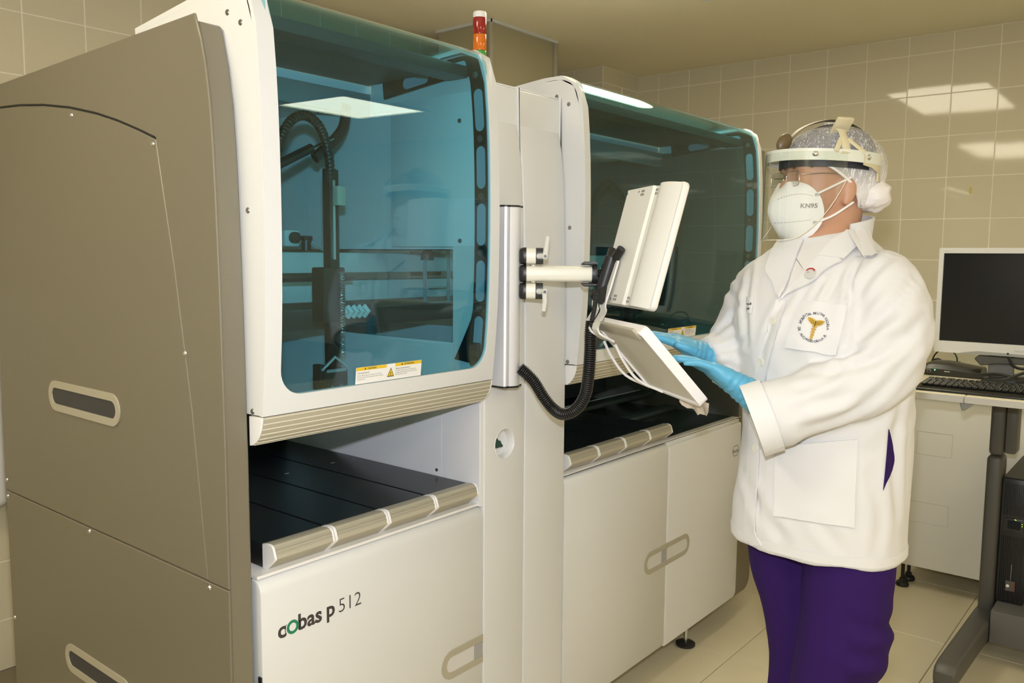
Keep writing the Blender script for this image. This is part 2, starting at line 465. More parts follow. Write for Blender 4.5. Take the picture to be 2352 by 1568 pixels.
# sides of the two bays above the deck
bs = MB()
bs.box(1.530, 1.5404, 1.3425, 2.26, .812, 1.215); bs.box(1.530, 1.880, 1.374, 1.95, 1.852, 1.856)
bs.box(1.530, 1.5395, 1.346, 2.26, 1.447, 1.845)
bs.build('bay_side_wall', WHITE_IN, AN, smooth=False)
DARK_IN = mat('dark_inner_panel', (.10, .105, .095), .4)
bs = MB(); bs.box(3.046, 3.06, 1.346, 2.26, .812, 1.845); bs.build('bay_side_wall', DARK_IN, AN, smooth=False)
bs = MB(); bs.box(.888, .896, 1.40, 2.26, .812, 1.845); bs.build('bay_side_wall', WHITE_IN, AN, smooth=False)
bs = MB(); bs.box(1.883, 1.889, 1.40, 2.26, .812, 1.215); bs.box(1.883, 1.889, 1.40, 2.26, 1.447, 1.845); bs.build('bay_side_wall', WHITE_IN, AN, smooth=False)
cov = MB().box(1.5175, 1.5295, 1.352, 1.646, 1.452, 1.822, .004).build('inner_cover_plate', WHITE_IN, AN)
for y, z in ((1.402, 1.753), (1.40, 1.467)): MB().lathe([(.001, .004), (.005, .003), (.0055, 0)], (1.5172, y, z), (-1, 0, 0), 12).build('screw', SCREW, cov)
wl = MB(); wl.box(1.527, 1.5298, 1.3445, 1.470, .83, 1.07); wl.box(1.527, 1.5298, 1.4735, 2.0, .83, 1.07); wl.build('bay_lining_plate', mat('lining_white', (.74, .74, .78), .42), AN, smooth=False)
MB().lathe([(.001, .003), (.004, .0025), (.0045, 0)], (1.5268, 1.489, .882), (-1, 0, 0), 12).build('screw', SCREW, AN)
bk = MB(); bk.box(.90, 1.527, 2.13, 2.14, .812, 1.0); bk.build('bay_rear_plate', BLACKM, AN, smooth=False)
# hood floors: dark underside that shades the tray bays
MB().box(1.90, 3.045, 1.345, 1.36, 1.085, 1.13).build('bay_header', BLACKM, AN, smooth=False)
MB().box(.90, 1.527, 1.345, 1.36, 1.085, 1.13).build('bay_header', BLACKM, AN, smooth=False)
# side panels (taupe)
SX = .831
def side_plate(mb, poly, x0, x1, bev=.0015): mb.prism(poly, yz, x0, x1, bev, 1)
PZ = lambda z: interp(HZ, z) + .004
backing = MB(); side_plate(backing, [(PZ(z) + .004, z) for z in [.1 + 1.74 * i / 24 for i in range(25)]] + [(2.36, 1.828), (2.36, .10)], SX + .004, .884, .004)
sp = backing.build('side_panel', BROWN, AN)
arc = [(2.36, 1.7815), (2.29, 1.782), (2.17, 1.775), (2.04, 1.762), (1.91, 1.743), (1.79, 1.719), (1.70, 1.696), (1.62, 1.672), (1.553, 1.650)]
front_line = [(1.55, 1.645), (1.497, 1.40), (1.451, 1.14), (1.412, .815)]
outer = [(PZ(z), z) for z in [.815 + (1.853 - .815) * i / 22 for i in range(23)]]
fr = MB()
# front/top frame plate of the side panel (around the lift-off door)
poly = outer + [(2.375, 1.833)] + arc + front_line
side_plate(fr, poly, SX, SX + .005); fr.build('frame_plate', BROWN, sp)
G = .0035
dr = MB(); side_plate(dr, [(2.375, .8165), (2.36, 1.7815 - G)] + [(y, z - G) for y, z in arc[1:-1]] + [(1.553 + .002, 1.650 - G)] + [(y + .0012, z) for y, z in front_line[:-1]] + [(1.4135, .8165)], SX, SX + .005)
dr.build('upper_door', BROWN, sp)
lo = MB(); side_plate(lo, [(PZ(.1), .10), (PZ(.8), .8128), (2.375, .8128), (2.375, .10)], SX, SX + .005); lo.build('lower_door', BROWN, sp)
gv = MB()
for a, b in zip(arc, arc[1:]):
    gv.tube([(SX + .0015, a[0], a[1] - .0015), (SX + .0015, b[0], b[1] - .0015)], .0016, 6)
gv.build('door_gap_shade', BLACKM, sp)  # black tubes laid in the groove as its shade
def grip(cy, cz, w, h, t, x, parent, facing=-1):
    """recessed pull: pale oval ring around a dark recess, on a wall facing -x"""
    f = lambda p, q, t_: Vector((x + t_, cy + p, cz + q))
    mb = MB(); o_ = capsule(w, h, 10); i_ = capsule(w - 2 * t, h - 2 * t, 10)
    ring_prism(mb, o_, i_, f, -.003, .004); 
    hdl = mb.build('pull_handle', BEIGE, parent)
    r_ = MB(); r_.prism(i_, f, -.0004, .0); r_.build('handle_recess', mat('recess_dark', (.035, .035, .04), .5), hdl, smooth=False)
    return hdl
grip(1.906, 1.100, .345, .071, .0165, SX, sp)
grip(1.892, .469, .325, .071, .0165, SX, sp)
for y, z in ((1.90, 1.724), (1.562, 1.638), (1.513, 1.317), (1.47, 1.244), (2.363, .843), (2.363, .800), (1.901, .806), (1.409, .803), (2.36, .473)):
    if (y, z) == (1.513, 1.317): continue
    MB().lathe([(.0005, .0035), (.004, .003), (.0055, .0)], (SX, y, z), (-1, 0, 0), 10).build('screw', STEEL, sp)
# right end panel
rp = MB()
q = [(3.075, .085)] + [(3.225 - .055 + .055 * sin(a), .085 + .055 - .055 * cos(a)) for a in [pi / 2 * i / 8 for i in range(9)]] + [(3.225, 1.85), (3.075, 1.85)]
rp.prism(q, lambda p, s, t: Vector((p, t, s)), 1.352, 2.375, .006, 2)
rp.build('side_panel', BROWN, AN)

# --- lower cover panels with lipped top ---------------------------
def lip(z0, z1): return [(1.352, z0), (1.340, z0 + .016), (1.340, z1 - .028), (1.3425, z1 - .016), (1.349, z1 - .007), (1.358, z1 - .003), (1.371, z1), (1.371, z0)]
def cover(name, x0, x1, z0=.095, z1=.812):
    return MB().prism(lip(z0, z1), yz, x0, x1, .0025, 2).build(name, WHITE, AN)
cl = cover('cover_panel', .896, 1.5365)
d1 = cover('cover_door', 1.888, 2.4835)
q = MB(); q.prism([(2.4875, .095)] + [(3.068 - .03 + .03 * sin(a), .095 + .03 - .03 * cos(a)) for a in [pi / 2 * i / 6 for i in range(7)]] + [(3.068, .798), (2.4875, .798)],
                  lambda p, s, t: Vector((p, t, s)), 1.340, 1.371, .009, 3)
q.box(2.4875, 3.068, 1.352, 1.371, .79, .812, .003)
d2 = q.build('cover_door', WHITE, AN)
dk = MB(); dk.box(.897, 1.5365, 1.352, 2.25, .8125, .8185); dk.build('deck_plate', CAPW, AN, smooth=False)
dk2 = MB(); dk2.box(1.889, 3.045, 1.375, 2.25, .8125, .8185); dk2.box(1.889, 3.066, 1.352, 1.3748, .8125, .8165); 
dk2.build('deck_plate', mat('dark_glass_deck', (.012, .018, .016), .12), AN, smooth=False)
MB().box(1.889, 3.066, 1.3455, 1.3742, .8166, .8185, .0008).build('deck_edge', CAPW, AN)
DECALB = mat('print_black', (.045, .04, .04), .5)
DECALG = mat('print_green', (.012, .20, .10), .5)
def on_front(x, z, sx=1.0, sz=1.0, y=1.3397): return lambda p, q: Vector((x + p * sx, y, z + q * sz))
for s_, sz_, x_, z_, b_ in (('c', .046, .9315, .6865, .0012), ('bas', .046, .9785, .688, .0012), ('p', .046, 1.0490, .690, .0012), ('512', .043, 1.0795, .6895, -.0004)):
    tx = MB(); put_text(tx, s_, sz_, on_front(x_, z_), bold=b_); tx.build('lettering', DECALB, cl, smooth=False, recalc=False)
tx = MB()
for sgn, xc in ((-1, .9668), (1, .9668)):
    vs = []; n = 10
    pts = [(xc + sgn * .0185 * cos(a), .6995 + .0185 * sin(a)) for a in [-.6 + 1.2 * i / n for i in range(n + 1)]]
    ins = [(xc + sgn * .0168 * cos(a), .6995 + .017 * sin(a)) for a in [-.6 + 1.2 * i / n for i in range(n + 1)]]
    for i in range(n): tx._add([Vector((*a[:1], 1.3397, a[1])) for a in (pts[i], pts[i + 1], ins[i + 1], ins[i])], [(0, 1, 2, 3)])
tx.build('lettering_arc', DECALB, cl, smooth=False, recalc=False)['kind'] = 'stuff'
gq = MB(); ring_prism(gq, [(.0142 * cos(a), .0142 * sin(a)) for a in [2 * pi * i / 28 for i in range(28)]], [(.0083 * cos(a), .0083 * sin(a)) for a in [2 * pi * i / 28 for i in range(28)]],
                     lambda p, s, t: Vector((.9668 + p, t, .6995 + s)), 1.3394, 1.3399)
gq.build('lettering_ring', DECALG, cl, smooth=False)
# hexagon maker's mark on the right door
hx = [(.031 * cos(a) * 1.02, .0235 * sin(a)) for a in (0, pi / 3, 2 * pi / 3, pi, 4 * pi / 3, 5 * pi / 3)]
hq = MB(); ring_prism(hq, hx, [(a * .93, b * .90) for a, b in hx], lambda p, s, t: Vector((3.017 + p, t, .692 + s)), 1.3396, 1.3399)
put_text(hq, 'Roche', .0190, on_front(3.017, .685), align='CENTER', bold=.0004)
hq.build('maker_mark', mat('print_grey', (.10, .11, .12), .5), d2, smooth=False)
# half pulls on the front panels
def half_grip(x_end, x_cut, cz, h, t, parent, open_right):
    """oval pull cut by the panel edge; faces -y"""
    r = h / 2; n = 10; sg = 1 if open_right else -1; cx = x_end + sg * r
    def loop(rr): return [(x_cut, rr)] + [(cx - sg * rr * sin(pi * i / n), rr * cos(pi * i / n)) for i in range(n + 1)] + [(x_cut, -rr)]
    o_, i_ = loop(r), loop(r - t)
    f = lambda p, s, tt: Vector((p, tt, cz + s))
    mb = MB(); m = len(o_)
    vs = [f(*p, tt) for tt in (1.3375, 1.342) for lp in (o_, i_) for p in lp]; fs = []
    for i in range(m - 1):
        j = i + 1
        fs += [(i, j, m + j, m + i), (2 * m + i, 3 * m + i, 3 * m + j, 2 * m + j), (i, 2 * m + i, 2 * m + j, j), (m + i, m + j, 3 * m + j, 3 * m + i)]
    fs += [(0, m, 3 * m, 2 * m), (m - 1, 3 * m - 1, 4 * m - 1, 2 * m - 1)][:0]
    mb._add(vs, fs); hd = mb.build('pull_handle', BEIGE, parent)
    rc = MB(); rc.prism(i_, f, 1.3392, 1.3399); rc.build('handle_recess', mat('recess_pale', (.62, .60, .57), .45), hd, smooth=False)
    if open_right:
        MB().box(x_cut - .032, x_cut - .001, 1.3378, 1.3392, cz - (r - t) + .0015, cz + (r - t) - .0015).build('latch', mat('latch_grey', (.36, .35, .35), .4), hd, smooth=False)
half_grip(1.388, 1.5365, .446, .072, .0165, cl, True)
half_grip(2.337, 2.4835, .428, .076, .0165, d1, True)
half_grip(2.650, 2.4875, .428, .076, .0165, d2, False)
MB().box(.8925, .8955, 1.341, 1.350, .602, .622).build('hinge_clip', BLACK, cl, smooth=False)
# round sensor recess in the column with a dark green cable peeping out
so = MB(); so.lathe([(.0395, -.002), (.0400, -.0006), (.0385, .0006), (.0375, -.0005), (.0345, -.006), (.034, -.022), (.0, -.0265)], (1.6195, 1.3396, .957), (0, -1, 0), 40, cap=False)
snr = so.build('round_recess', mat('recess_white', (.70, .70, .70), .35), AN)
cr = MB(); cr.prism([(-.036, -.012), (-.036, .008), (-.030, .019), (-.022, .015), (-.016, .009), (-.006, .006), (.0, -.004), (.006, -.008), (.004, -.013), (-.015, -.012)],
                    lambda p, s, t: Vector((1.6225 + p * .8, t, .957 + s * .9)), 1.352, 1.360); cr.build('cable_end', mat('dark_green', (.01, .05, .04), .4), snr)
# levelling feet
for x, y in ((2.735, 1.385), (1.0, 1.42), (1.75, 1.42), (1.0, 2.2), (2.735, 2.2)):
    f = MB(); f.lathe([(.033, 0), (.036, .003), (.036, .010), (.030, .014), (.010, .018)], (x, y, 0), n=24); ft_ = f.build('levelling_foot', BLACK, AN)
    MB().lathe([(.0075, .0145), (.0075, .121)], (x, y, 0), n=14).build('stem', STEEL, ft_)

# --- sample trays --------------------------------------------------
def handle_poly():
    return [(1.383, .8185), (1.383, .868), (1.362, .8715), (1.3535, .8700), (1.3485, .8655), (1.3455, .8585), (1.3425, .8495), (1.3415, .8455), (1.3425, .8435), (1.3715, .8185)]
def tray(x0, x1, label_first=None):
    t = MB(); t.box(x0 + .0015, x1 - .0015, 1.384, 2.12, .8195, .868, .001, 1)
    tr_ = t.build('sample_tray', TRAYB, AN, smooth=False)
    h = MB(); h.prism(handle_poly(), yz, x0 + .006, x1 - .006)
    hd = h.build('tray_handle', BEIGE, tr_, angle=20)
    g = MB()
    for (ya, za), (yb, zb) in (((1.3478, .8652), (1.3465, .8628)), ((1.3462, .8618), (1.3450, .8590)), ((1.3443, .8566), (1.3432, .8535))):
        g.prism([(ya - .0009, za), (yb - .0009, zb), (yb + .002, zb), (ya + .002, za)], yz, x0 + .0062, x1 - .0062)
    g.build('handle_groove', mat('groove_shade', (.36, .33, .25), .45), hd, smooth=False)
    for xa, xb in ((x0, x0 + .0055), (x1 - .0055, x1)):
        c_ = MB(); c_.prism([(y - .0012 if y < 1.38 else y, z + (.0008 if z > .86 else 0)) for y, z in handle_poly()], yz, xa, xb, .0012, 1)
        c_.build('end_cap', CAPW, hd)
    mk = MB(); mk.box(x0 + .05, x0 + .062, 1.79, 1.7945, .8682, .8686); mk.build('tray_mark', mat('mark_grey', (.4, .4, .4), .5), tr_, smooth=False)
for i in range(4): tray(.930 + .149 * i, .930 + .149 * (i + 1) - .002)
for i in range(4): tray(1.914 + .150 * i, 1.914 + .150 * (i + 1) - .002)
# dark rail parts on the right deck behind the trays
rl = MB(); rl.box(2.53, 3.03, 1.60, 1.66, .8188, .835, .003); rl.box(1.93, 3.03, 1.70, 1.76, .8695, .885, .002)
rl.build('deck_rail', mat('dark_rail', (.03, .04, .035), .25), AN)
MB().box(1.93, 3.03, 1.774, 1.782, .8695, .8815).build('rail_strip', mat('pale_rail', (.45, .50, .50), .35), AN, smooth=False)
rb = MB(); rb.box(1.90, 3.04, 1.95, 1.96, .86, 1.10); rb.build('bay_rear_plate', mat('dark_bluish_plate', (.03, .035, .04), .25), AN, smooth=False)
kn = MB()
for x, y, z in ((1.945, 1.50, .8695), (1.985, 1.62, .8695)):
    kn.lathe([(.013, 0), (.013, .03), (.010, .034), (.010, .055), (.004, .06)], (x, y, z), n=14)
kn.build('guide_pin', STEEL, AN)

# --- hoods ---------------------------------------------------------
def u_hole(x0, x1, sw, r, n=8, m=16):
    """inner outline (x, s) open at the top: down the left side, rounded corners, up the right side"""
    out = []
    for i in range(m): out.append((x0, SMAX + (sw + r - SMAX) * (i / m)))
    for i in range(n): a = pi / 2 * i / n; out.append((x0 + r - r * cos(a), sw + r - r * sin(a)))
    for i in range(m): out.append((x0 + r + (x1 - x0 - 2 * r) * i / m, sw))
    for i in range(n): a = pi / 2 * i / n; out.append((x1 - r + r * sin(a), sw + r - r * cos(a)))
    for i in range(m + 1): out.append((x1, sw + r + (SMAX - sw - r) * i / m))
    return out
def u_outer(x0, x1, n=8, m=16):
    out = []
    for i in range(m + n // 2): out.append((x0, SMAX * (1 - i / (m + n / 2))))
    k = n - n // 2 + m + n // 2
    for i in range(k): out.append((x0 + (x1 - x0) * i / k, 0.0))
    k = n - n // 2 + m
    for i in range(k + 1): out.append((x1, SMAX * i / k))
    return out
def hood(x0, x1, wl, wr, label_x, gl_z=.034):
    mb = MB()
    inn = u_hole(x0 + wl, x1 - wr, gl_z, .05); out = u_outer(x0, x1)
    # resample so rows match
    L = len(inn); 
    if len(out) != L:
        src = out; out = []
        for i in range(L):
            t = i * (len(src) - 1) / (L - 1); j = min(int(t), len(src) - 2); f = t - j
            out.append((src[j][0] + (src[j + 1][0] - src[j][0]) * f, src[j][1] + (src[j + 1][1] - src[j][1]) * f))
    def P(p, off):
        y, z = hood_pt(max(0, min(SMAX, p[1])), off); return Vector((p[0], y, z))
    rows = []; R = 4
    for k in range(R + 1):
        f = k / R
        rows.append([P((o_[0] + (i_[0] - o_[0]) * f, o_[1] + (i_[1] - o_[1]) * f), 0) for o_, i_ in zip(out, inn)])
    nrm = [[(P((o_[0] + (i_[0] - o_[0]) * k / R, o_[1] + (i_[1] - o_[1]) * k / R), -.01) - rows[k][j]).normalized() for j, (o_, i_) in enumerate(zip(out, inn))] for k in range(R + 1)]
    mb.sheet(rows, nrm, .011)
    # side plates
    side = [hood_pt(SMAX * i / 60, -.0112) for i in range(61)]
    poly = side + [(1.72, 1.80), (1.47, 1.80), (1.425, 1.76), (1.425, 1.135)]
    mb.prism(poly, yz, x0, x0 + .012)
    mb.prism(poly, yz, x1 - .012, x1)
    h = mb.build('hood', WHITE, AN, angle=40)
    # tinted window: slab following the profile
    ns = 46; nx = 12; g = []; gn = []
    for i in range(ns + 1):
        s = gl_z - .012 + (SMAX - gl_z + .012) * i / ns
        y, z = hood_pt(s, -.0035); y2, z2 = hood_pt(s, -.0135); d = Vector((0, y2 - y, z2 - z)).normalized()
        g.append([Vector((x0 + wl - .012 + (x1 - x0 - wl - wr + .024) * j / nx, y, z)) for j in range(nx + 1)]); gn.append([d] * (nx + 1))
    gb = MB(); gb.sheet(g, gn, .004); gb.build('tinted_window', GLASS, h, angle=60)
    # ribbed sill bar under the window
    z0 = 1.1335
    prof = [(1.3065, z0), (1.3085, 1.121), (1.312, 1.109), (1.318, 1.097), (1.327, 1.086), (1.337, 1.0785), (1.345, 1.0765), (1.345, z0)]
    sb = MB(); sb.prism(prof, yz, x0 + .003, x1 - .003); sl = sb.build('sill_bar', BEIGE, h, angle=15)
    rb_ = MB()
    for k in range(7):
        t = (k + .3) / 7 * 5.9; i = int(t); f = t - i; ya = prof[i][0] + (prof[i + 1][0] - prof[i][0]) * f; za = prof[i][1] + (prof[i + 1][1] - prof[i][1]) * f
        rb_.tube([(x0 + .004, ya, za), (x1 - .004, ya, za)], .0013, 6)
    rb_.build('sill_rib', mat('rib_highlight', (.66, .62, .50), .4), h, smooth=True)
    for xa, xb in ((x0 - .0008, x0 + .003), (x1 - .003, x1 + .0008)):
        MB().prism([(y - .0008, z) for y, z in prof[:-2]] + [(1.347, 1.0765), (1.347, z0 - .001)], yz, xa, xb, .0008, 1).build('sill_end_cap', CAPW, h)
    # screws on the side plate
    for y, z in ((1.385, 1.862), (1.345, 1.838), (1.336, 1.509), (1.349, 1.142)):
        if y > 1.34 or True:
            m_ = MB(); m_.lathe([(.0005, .0022), (.0045, .0018), (.0058, .0)], (x0, y if y != 1.349 else 1.336, z), (-1, 0, 0), 12); m_.build('screw', SCREW, h)
    # black lattice frame inside, along front and top of both side plates
    for xi, sg in ((x1 - .0125, -1), (x0 + .0125, 1)):
        off0, off1 = -.016, -.062; m = 40; s0, s1 = .03, SMAX - .05
        ss = [s0 + (s1 - s0) * i / m for i in range(m + 1)]
        pl_ = [hood_pt(s, off0) for s in ss] + [hood_pt(min(s, s1), off1) for s in ss[::-1]]
        # widen near the bottom like a bracket
        lat = MB(); 
        for i in range(m):
            w = off1 - .05 * max(0, 1 - (ss[i] - s0) / .12); w2 = off1 - .05 * max(0, 1 - (ss[i + 1] - s0) / .12)
            a, b, c, d = hood_pt(ss[i], off0), hood_pt(ss[i + 1], off0), hood_pt(ss[i + 1], w2), hood_pt(ss[i], w)
            xa, xb = xi, xi + sg * .006
            lat._add([Vector((xx, *p)) for xx in (xa, xb) for p in (a, b, c, d)], [(0, 1, 2, 3), (7, 6, 5, 4), (3, 2, 6, 7), (1, 0, 4, 5)] + ([(0, 3, 7, 4)] if i == 0 else []) + ([(2, 1, 5, 6)] if i == m - 1 else []))
        lf = lat.build('lattice_frame', mat('lattice_black', (.012, .012, .013), .3), h, smooth=False)
        sl_ = MB()
        for sc_, ln in ((.10, .10), (.235, .10), (.37, .10), (.505, .10), (.64, .10), (.865, .09), (1.00, .09)):
            n = 8; hw = .0135
            ring = []
            for i in range(n + 1): a = -pi / 2 + pi * i / n; ring.append((sc_ + ln / 2 - hw + hw * cos(a), hw * sin(a)))
            for i in range(n + 1): a = pi / 2 + pi * i / n; ring.append((sc_ - ln / 2 + hw + hw * cos(a), hw * sin(a)))
            mid = (off0 + off1) / 2 - .002
            x_ = xi + sg * .0064
            pts = [Vector((x_, *hood_pt(min(p[0], SMAX), mid + p[1]))) for p in ring]
            pts2 = [p - Vector((sg * .002, 0, 0)) for p in pts]
            k = len(pts); sl_._add(pts + pts2, [tuple(range(k))] + [(i, (i + 1) % k, k + (i + 1) % k, k + i) for i in range(k)])
        sl_.build('lattice_slot', mat('slot_blue_grey', (.30, .40, .47), .25), h, smooth=False)
        bo = MB()
        for s in (.168, .303, .438, .573, .73, .935):
            y, z = hood_pt(s, (off0 + off1) / 2 - .002); bo.lathe([(.0035, .004), (.0075, .0035), (.008, 0)], (xi + sg * .006, y, z), (sg, 0, 0), 12)
        bo.build('bolt', SCREW, h)
    # dark cross rail and grey rear rail at the top inside
    MB().box(x0 + .03, x1 - .03, 1.36, 1.43, 1.846, 1.872, .003).build('top_rail', mat('dark_top_rail', (.035, .045, .045), .4), h)
    MB().box(x0 + .03, x1 - .03, 1.70, 1.725, 1.79, 1.845, .003).build('rear_rail', mat('grey_rail', (.22, .25, .26), .35), h)
    MB().box(x0 + .014, x1 - .014, 1.40, 1.728, 1.8725, 1.877).build('roof_liner', mat('dark_roof_liner', (.05, .06, .055), .5), h, smooth=False)  # opaque inner roof, put in to keep ceiling light out of the bay
    # caution label on the window
    lx0, lx1 = label_x; lw = lx1 - lx0; zl0, zl1 = 1.1695, 1.204
    def lab(u, v, off): 
        z = zl0 + (zl1 - zl0) * v; s = z - 1.135 + .0008
        y, zz = hood_pt(s, off); return Vector((lx0 + lw * u, y, zz))
    lb = MB(); lb.sheet([[lab(i / 6, j, -.0032) for i in range(7)] for j in (0, 1)], [[Vector((0, -1, -.05)).normalized()] * 7] * 2, .0006)
    lbl = lb.build('caution_label', mat('label_white', (.80, .79, .76), .5), h, smooth=False)
    yb = MB()
    for a, b in ((0.003, .445), (.578, .997)):
        yb.sheet([[lab(a + (b - a) * i / 4, v, -.0024) for i in range(5)] for v in (.80, .995)], [[Vector((0, -1, -.05)).normalized()] * 5] * 2, .0003)
    def tri(k, cu, cv): return [lab(cu + dx * k / lw, cv + dz * k / (zl1 - zl0), -.0024 + .0001) for dx, dz in ((-.0085, -.006), (.0085, -.006), (0, .011))]
    for k_, mm in ((1.15, 0),):
        p = tri(k_, .512, .40); yb._add(p, [(0, 1, 2)])
    yb.build('label_band', mat('caution_yellow', (.75, .50, .02), .5), h, smooth=False, recalc=False)
    tx_ = MB()
    fn = lambda u0, v0: (lambda p, q_: lab(u0 + p / lw, v0 + q_ / (zl1 - zl0), -.0017))
    put_text(tx_, 'CAUTION', .0052, fn(.16, .845), bold=.0001)
    put_text(tx_, 'ATTENTION', .0052, fn(.715, .845), bold=.0001)
    for ui, vi, s_, sz in ((.02, .62, 'Pinching hazard!', .0048), (.015, .48, 'Contact with moving parts may cause serious injury.', .0031), (.015, .36, 'Do not reach into the running system without putting it', .0031), (.015, .24, 'in standby mode.', .0031),
                       (.583, .62, 'Risque de pincement !', .0048), (.583, .50, 'Le contact avec des pieces en mouvement peut', .0031), (.583, .38, 'provoquer des blessures graves. Ne pas intervenir', .0031), (.583, .26, 'dans le systeme en marche.', .0031)):
        put_text(tx_, s_, sz, fn(ui, vi))
    a = tri(1.15, .512, .40); b = tri(.9, .512, .405)
    b = [v + Vector((0, -.0004, 0)) for v in b]; a = [v + Vector((0, -.0004, 0)) for v in a]
    tx_._add(a + b, [(0, 1, 4, 3), (1, 2, 5, 4), (2, 0, 3, 5)])
    for u, v in ((.128, .845), (.683, .845)):
        p = [lab(u + dx / lw, v + dz / (zl1 - zl0), -.0018) for dx, dz in ((-.0025, 0), (.0025, 0), (0, .0045))]; tx_._add(p, [(0, 1, 2)])
    put_text(tx_, '!', .011, lambda p, q_: lab(.5 + p / lw, .27 + q_ / (zl1 - zl0), -.0016), bold=.0003)
    tx_.build('label_print', mat('label_ink', (.05, .045, .04), .6), h, smooth=False, recalc=False)
    return h
hood1 = hood(.885, 1.53, .036, .029, (1.103, 1.287))
hood2 = hood(1.885, 3.062, .027, .022, (2.388, 2.58))
# signal tower
sg = MB(); sg.lathe([(.0175, 1.84), (.0175, 1.935)], (1.665, 1.47, 0), n=20); tow = sg.build('signal_light', STEEL, AN)
for z0, z1, nm, c_ in ((1.934, 1.952, 'green_lens', (.05, .30, .05)), (1.953, 1.993, 'amber_lens', (.62, .14, .003)), (1.994, 2.034, 'red_lens', (.28, .004, .004))):
    m_ = mat(nm, c_, .15, coat=.6)
    MB().lathe([(.0172, z0), (.0175, z0 + .001), (.0175, z1 - .001), (.0172, z1)], (1.665, 1.47, 0), n=22).build(nm, m_, tow)
MB().lathe([(.0175, 2.0345), (.0175, 2.046), (.016, 2.049), (.004, 2.0495)], (1.665, 1.47, 0), n=22).build('tower_cap', CAPW, tow)
# --- robot inside the bays ------------------------------------------
BEAM = mat('beam_grey_white', (.60, .62, .60), .4)
DARKG = mat('dark_beam', (.06, .062, .06), .35, .3)
rg = MB(); rg.box(.91, 3.02, 1.78, 1.84, 1.383, 1.437, .004); gan = rg.build('robot_gantry', BEAM, AN)
g2 = MB(); g2.box(.91, 3.02, 1.80, 1.86, 1.306, 1.362, .004); g2.build('lower_beam', BEAM, gan)
g3 = MB(); g3.box(.91, 3.02, 1.70, 1.75, 1.246, 1.292, .003); g3.build('slide_rail', DARKG, gan)
MB().box(.91, 1.40, 1.66, 1.69, 1.366, 1.374).build('belt', BLACKM, gan, smooth=False)
# grid shelf, louvres, rods deep in the opening
RODM = mat('pale_rod', (.55, .62, .66), .25, .6)
for x, z0, z1 in ((1.745, 1.296, 1.43), (1.845, 1.242, 1.45)): MB().lathe([(.006, z0), (.006, z1)], (x, 1.75, 0), n=10).build('guide_rod', RODM, gan)
MB().lathe([(.02, 1.42), (.02, 1.437), (.012, 1.447)], (1.755, 1.75, 0), n=14).build('rod_motor', BLACK, gan)
for z in (1.337, 1.293): MB().tube([(1.762, 1.75, z), (1.876, 1.75, z)], .0025, 6).build('wire_shelf', RODM, gan)
gp = MB(); gp.box(1.725, 1.80, 1.72, 1.75, 1.248, 1.285, .012, 3); gp.build('gripper_shell', mat('shell_grey', (.22, .25, .27), .3), gan)
lv = MB()
for k in range(5): lv.box(1.885, 2.02, 1.95, 1.955, 1.345 + .021 * k, 1.360 + .021 * k)
lv.build('louver', mat('louver_olive', (.30, .32, .20), .5), gan, smooth=False)
cw = MB()
for k in range(5): cw.tube([(1.285 + .017 * k, 1.565, 1.284), (1.287 + .017 * k, 1.552, 1.296), (1.285 + .017 * k, 1.565, 1.308)], .0065, 8)
cw.build('ribbon_bundle', mat('ribbon_white', (.62, .68, .66), .5), gan)
MB().box(1.272, 1.378, 1.568, 1.585, 1.277, 1.312, .002).build('cable_tray', BLACK, gan)
# vertical axis with head
MB().box(1.240, 1.268, 1.55, 1.575, 1.135, 1.625, .002).build('z_axis_column', BLACK, gan)
MB().box(1.247, 1.254, 1.546, 1.551, 1.42, 1.60).build('axis_rail', STEEL, gan, smooth=False)
MB().box(1.209, 1.272, 1.535, 1.58, 1.275, 1.402, .004).build('carriage', BLACKM, gan)
MB().box(1.248, 1.272, 1.53, 1.549, 1.543, 1.587, .002).build('bracket_plate', mat('bracket_tan', (.42, .40, .33), .5), gan)
spg = [(1.254 + .006 * cos(2 * pi * t * 34), 1.527 + .006 * sin(2 * pi * t * 34), 1.392 - .205 * t) for t in [i / 408 for i in range(409)]]
MB().tube(spg, .0012, 5).build('coil_spring', STEEL, gan)
hd = MB(); hd.box(1.207, 1.270, 1.53, 1.58, 1.118, 1.168, .004); hd.box(1.200, 1.215, 1.54, 1.57, 1.14, 1.18, .003); hd.box(1.266, 1.280, 1.54, 1.57, 1.12, 1.165, .003); hd.build('gripper_head', BLACK, gan)
hv = MB(); hv.tube([(1.200, 1.535, 1.168), (1.238, 1.535, 1.196), (1.272, 1.535, 1.172)], .0035, 8); hv.box(1.210, 1.266, 1.528, 1.5305, 1.162, 1.169); hv.build('head_clip', RODM, gan)
MB().lathe([(.004, 0), (.004, .004), (.001, .0042)], (1.222, 1.5302, 1.13), (0, -1, 0), 8).build('bolt', STEEL, gan)
MB().lathe([(.004, 0), (.004, .004), (.001, .0042)], (1.250, 1.5302, 1.13), (0, -1, 0), 8).build('bolt', STEEL, gan)
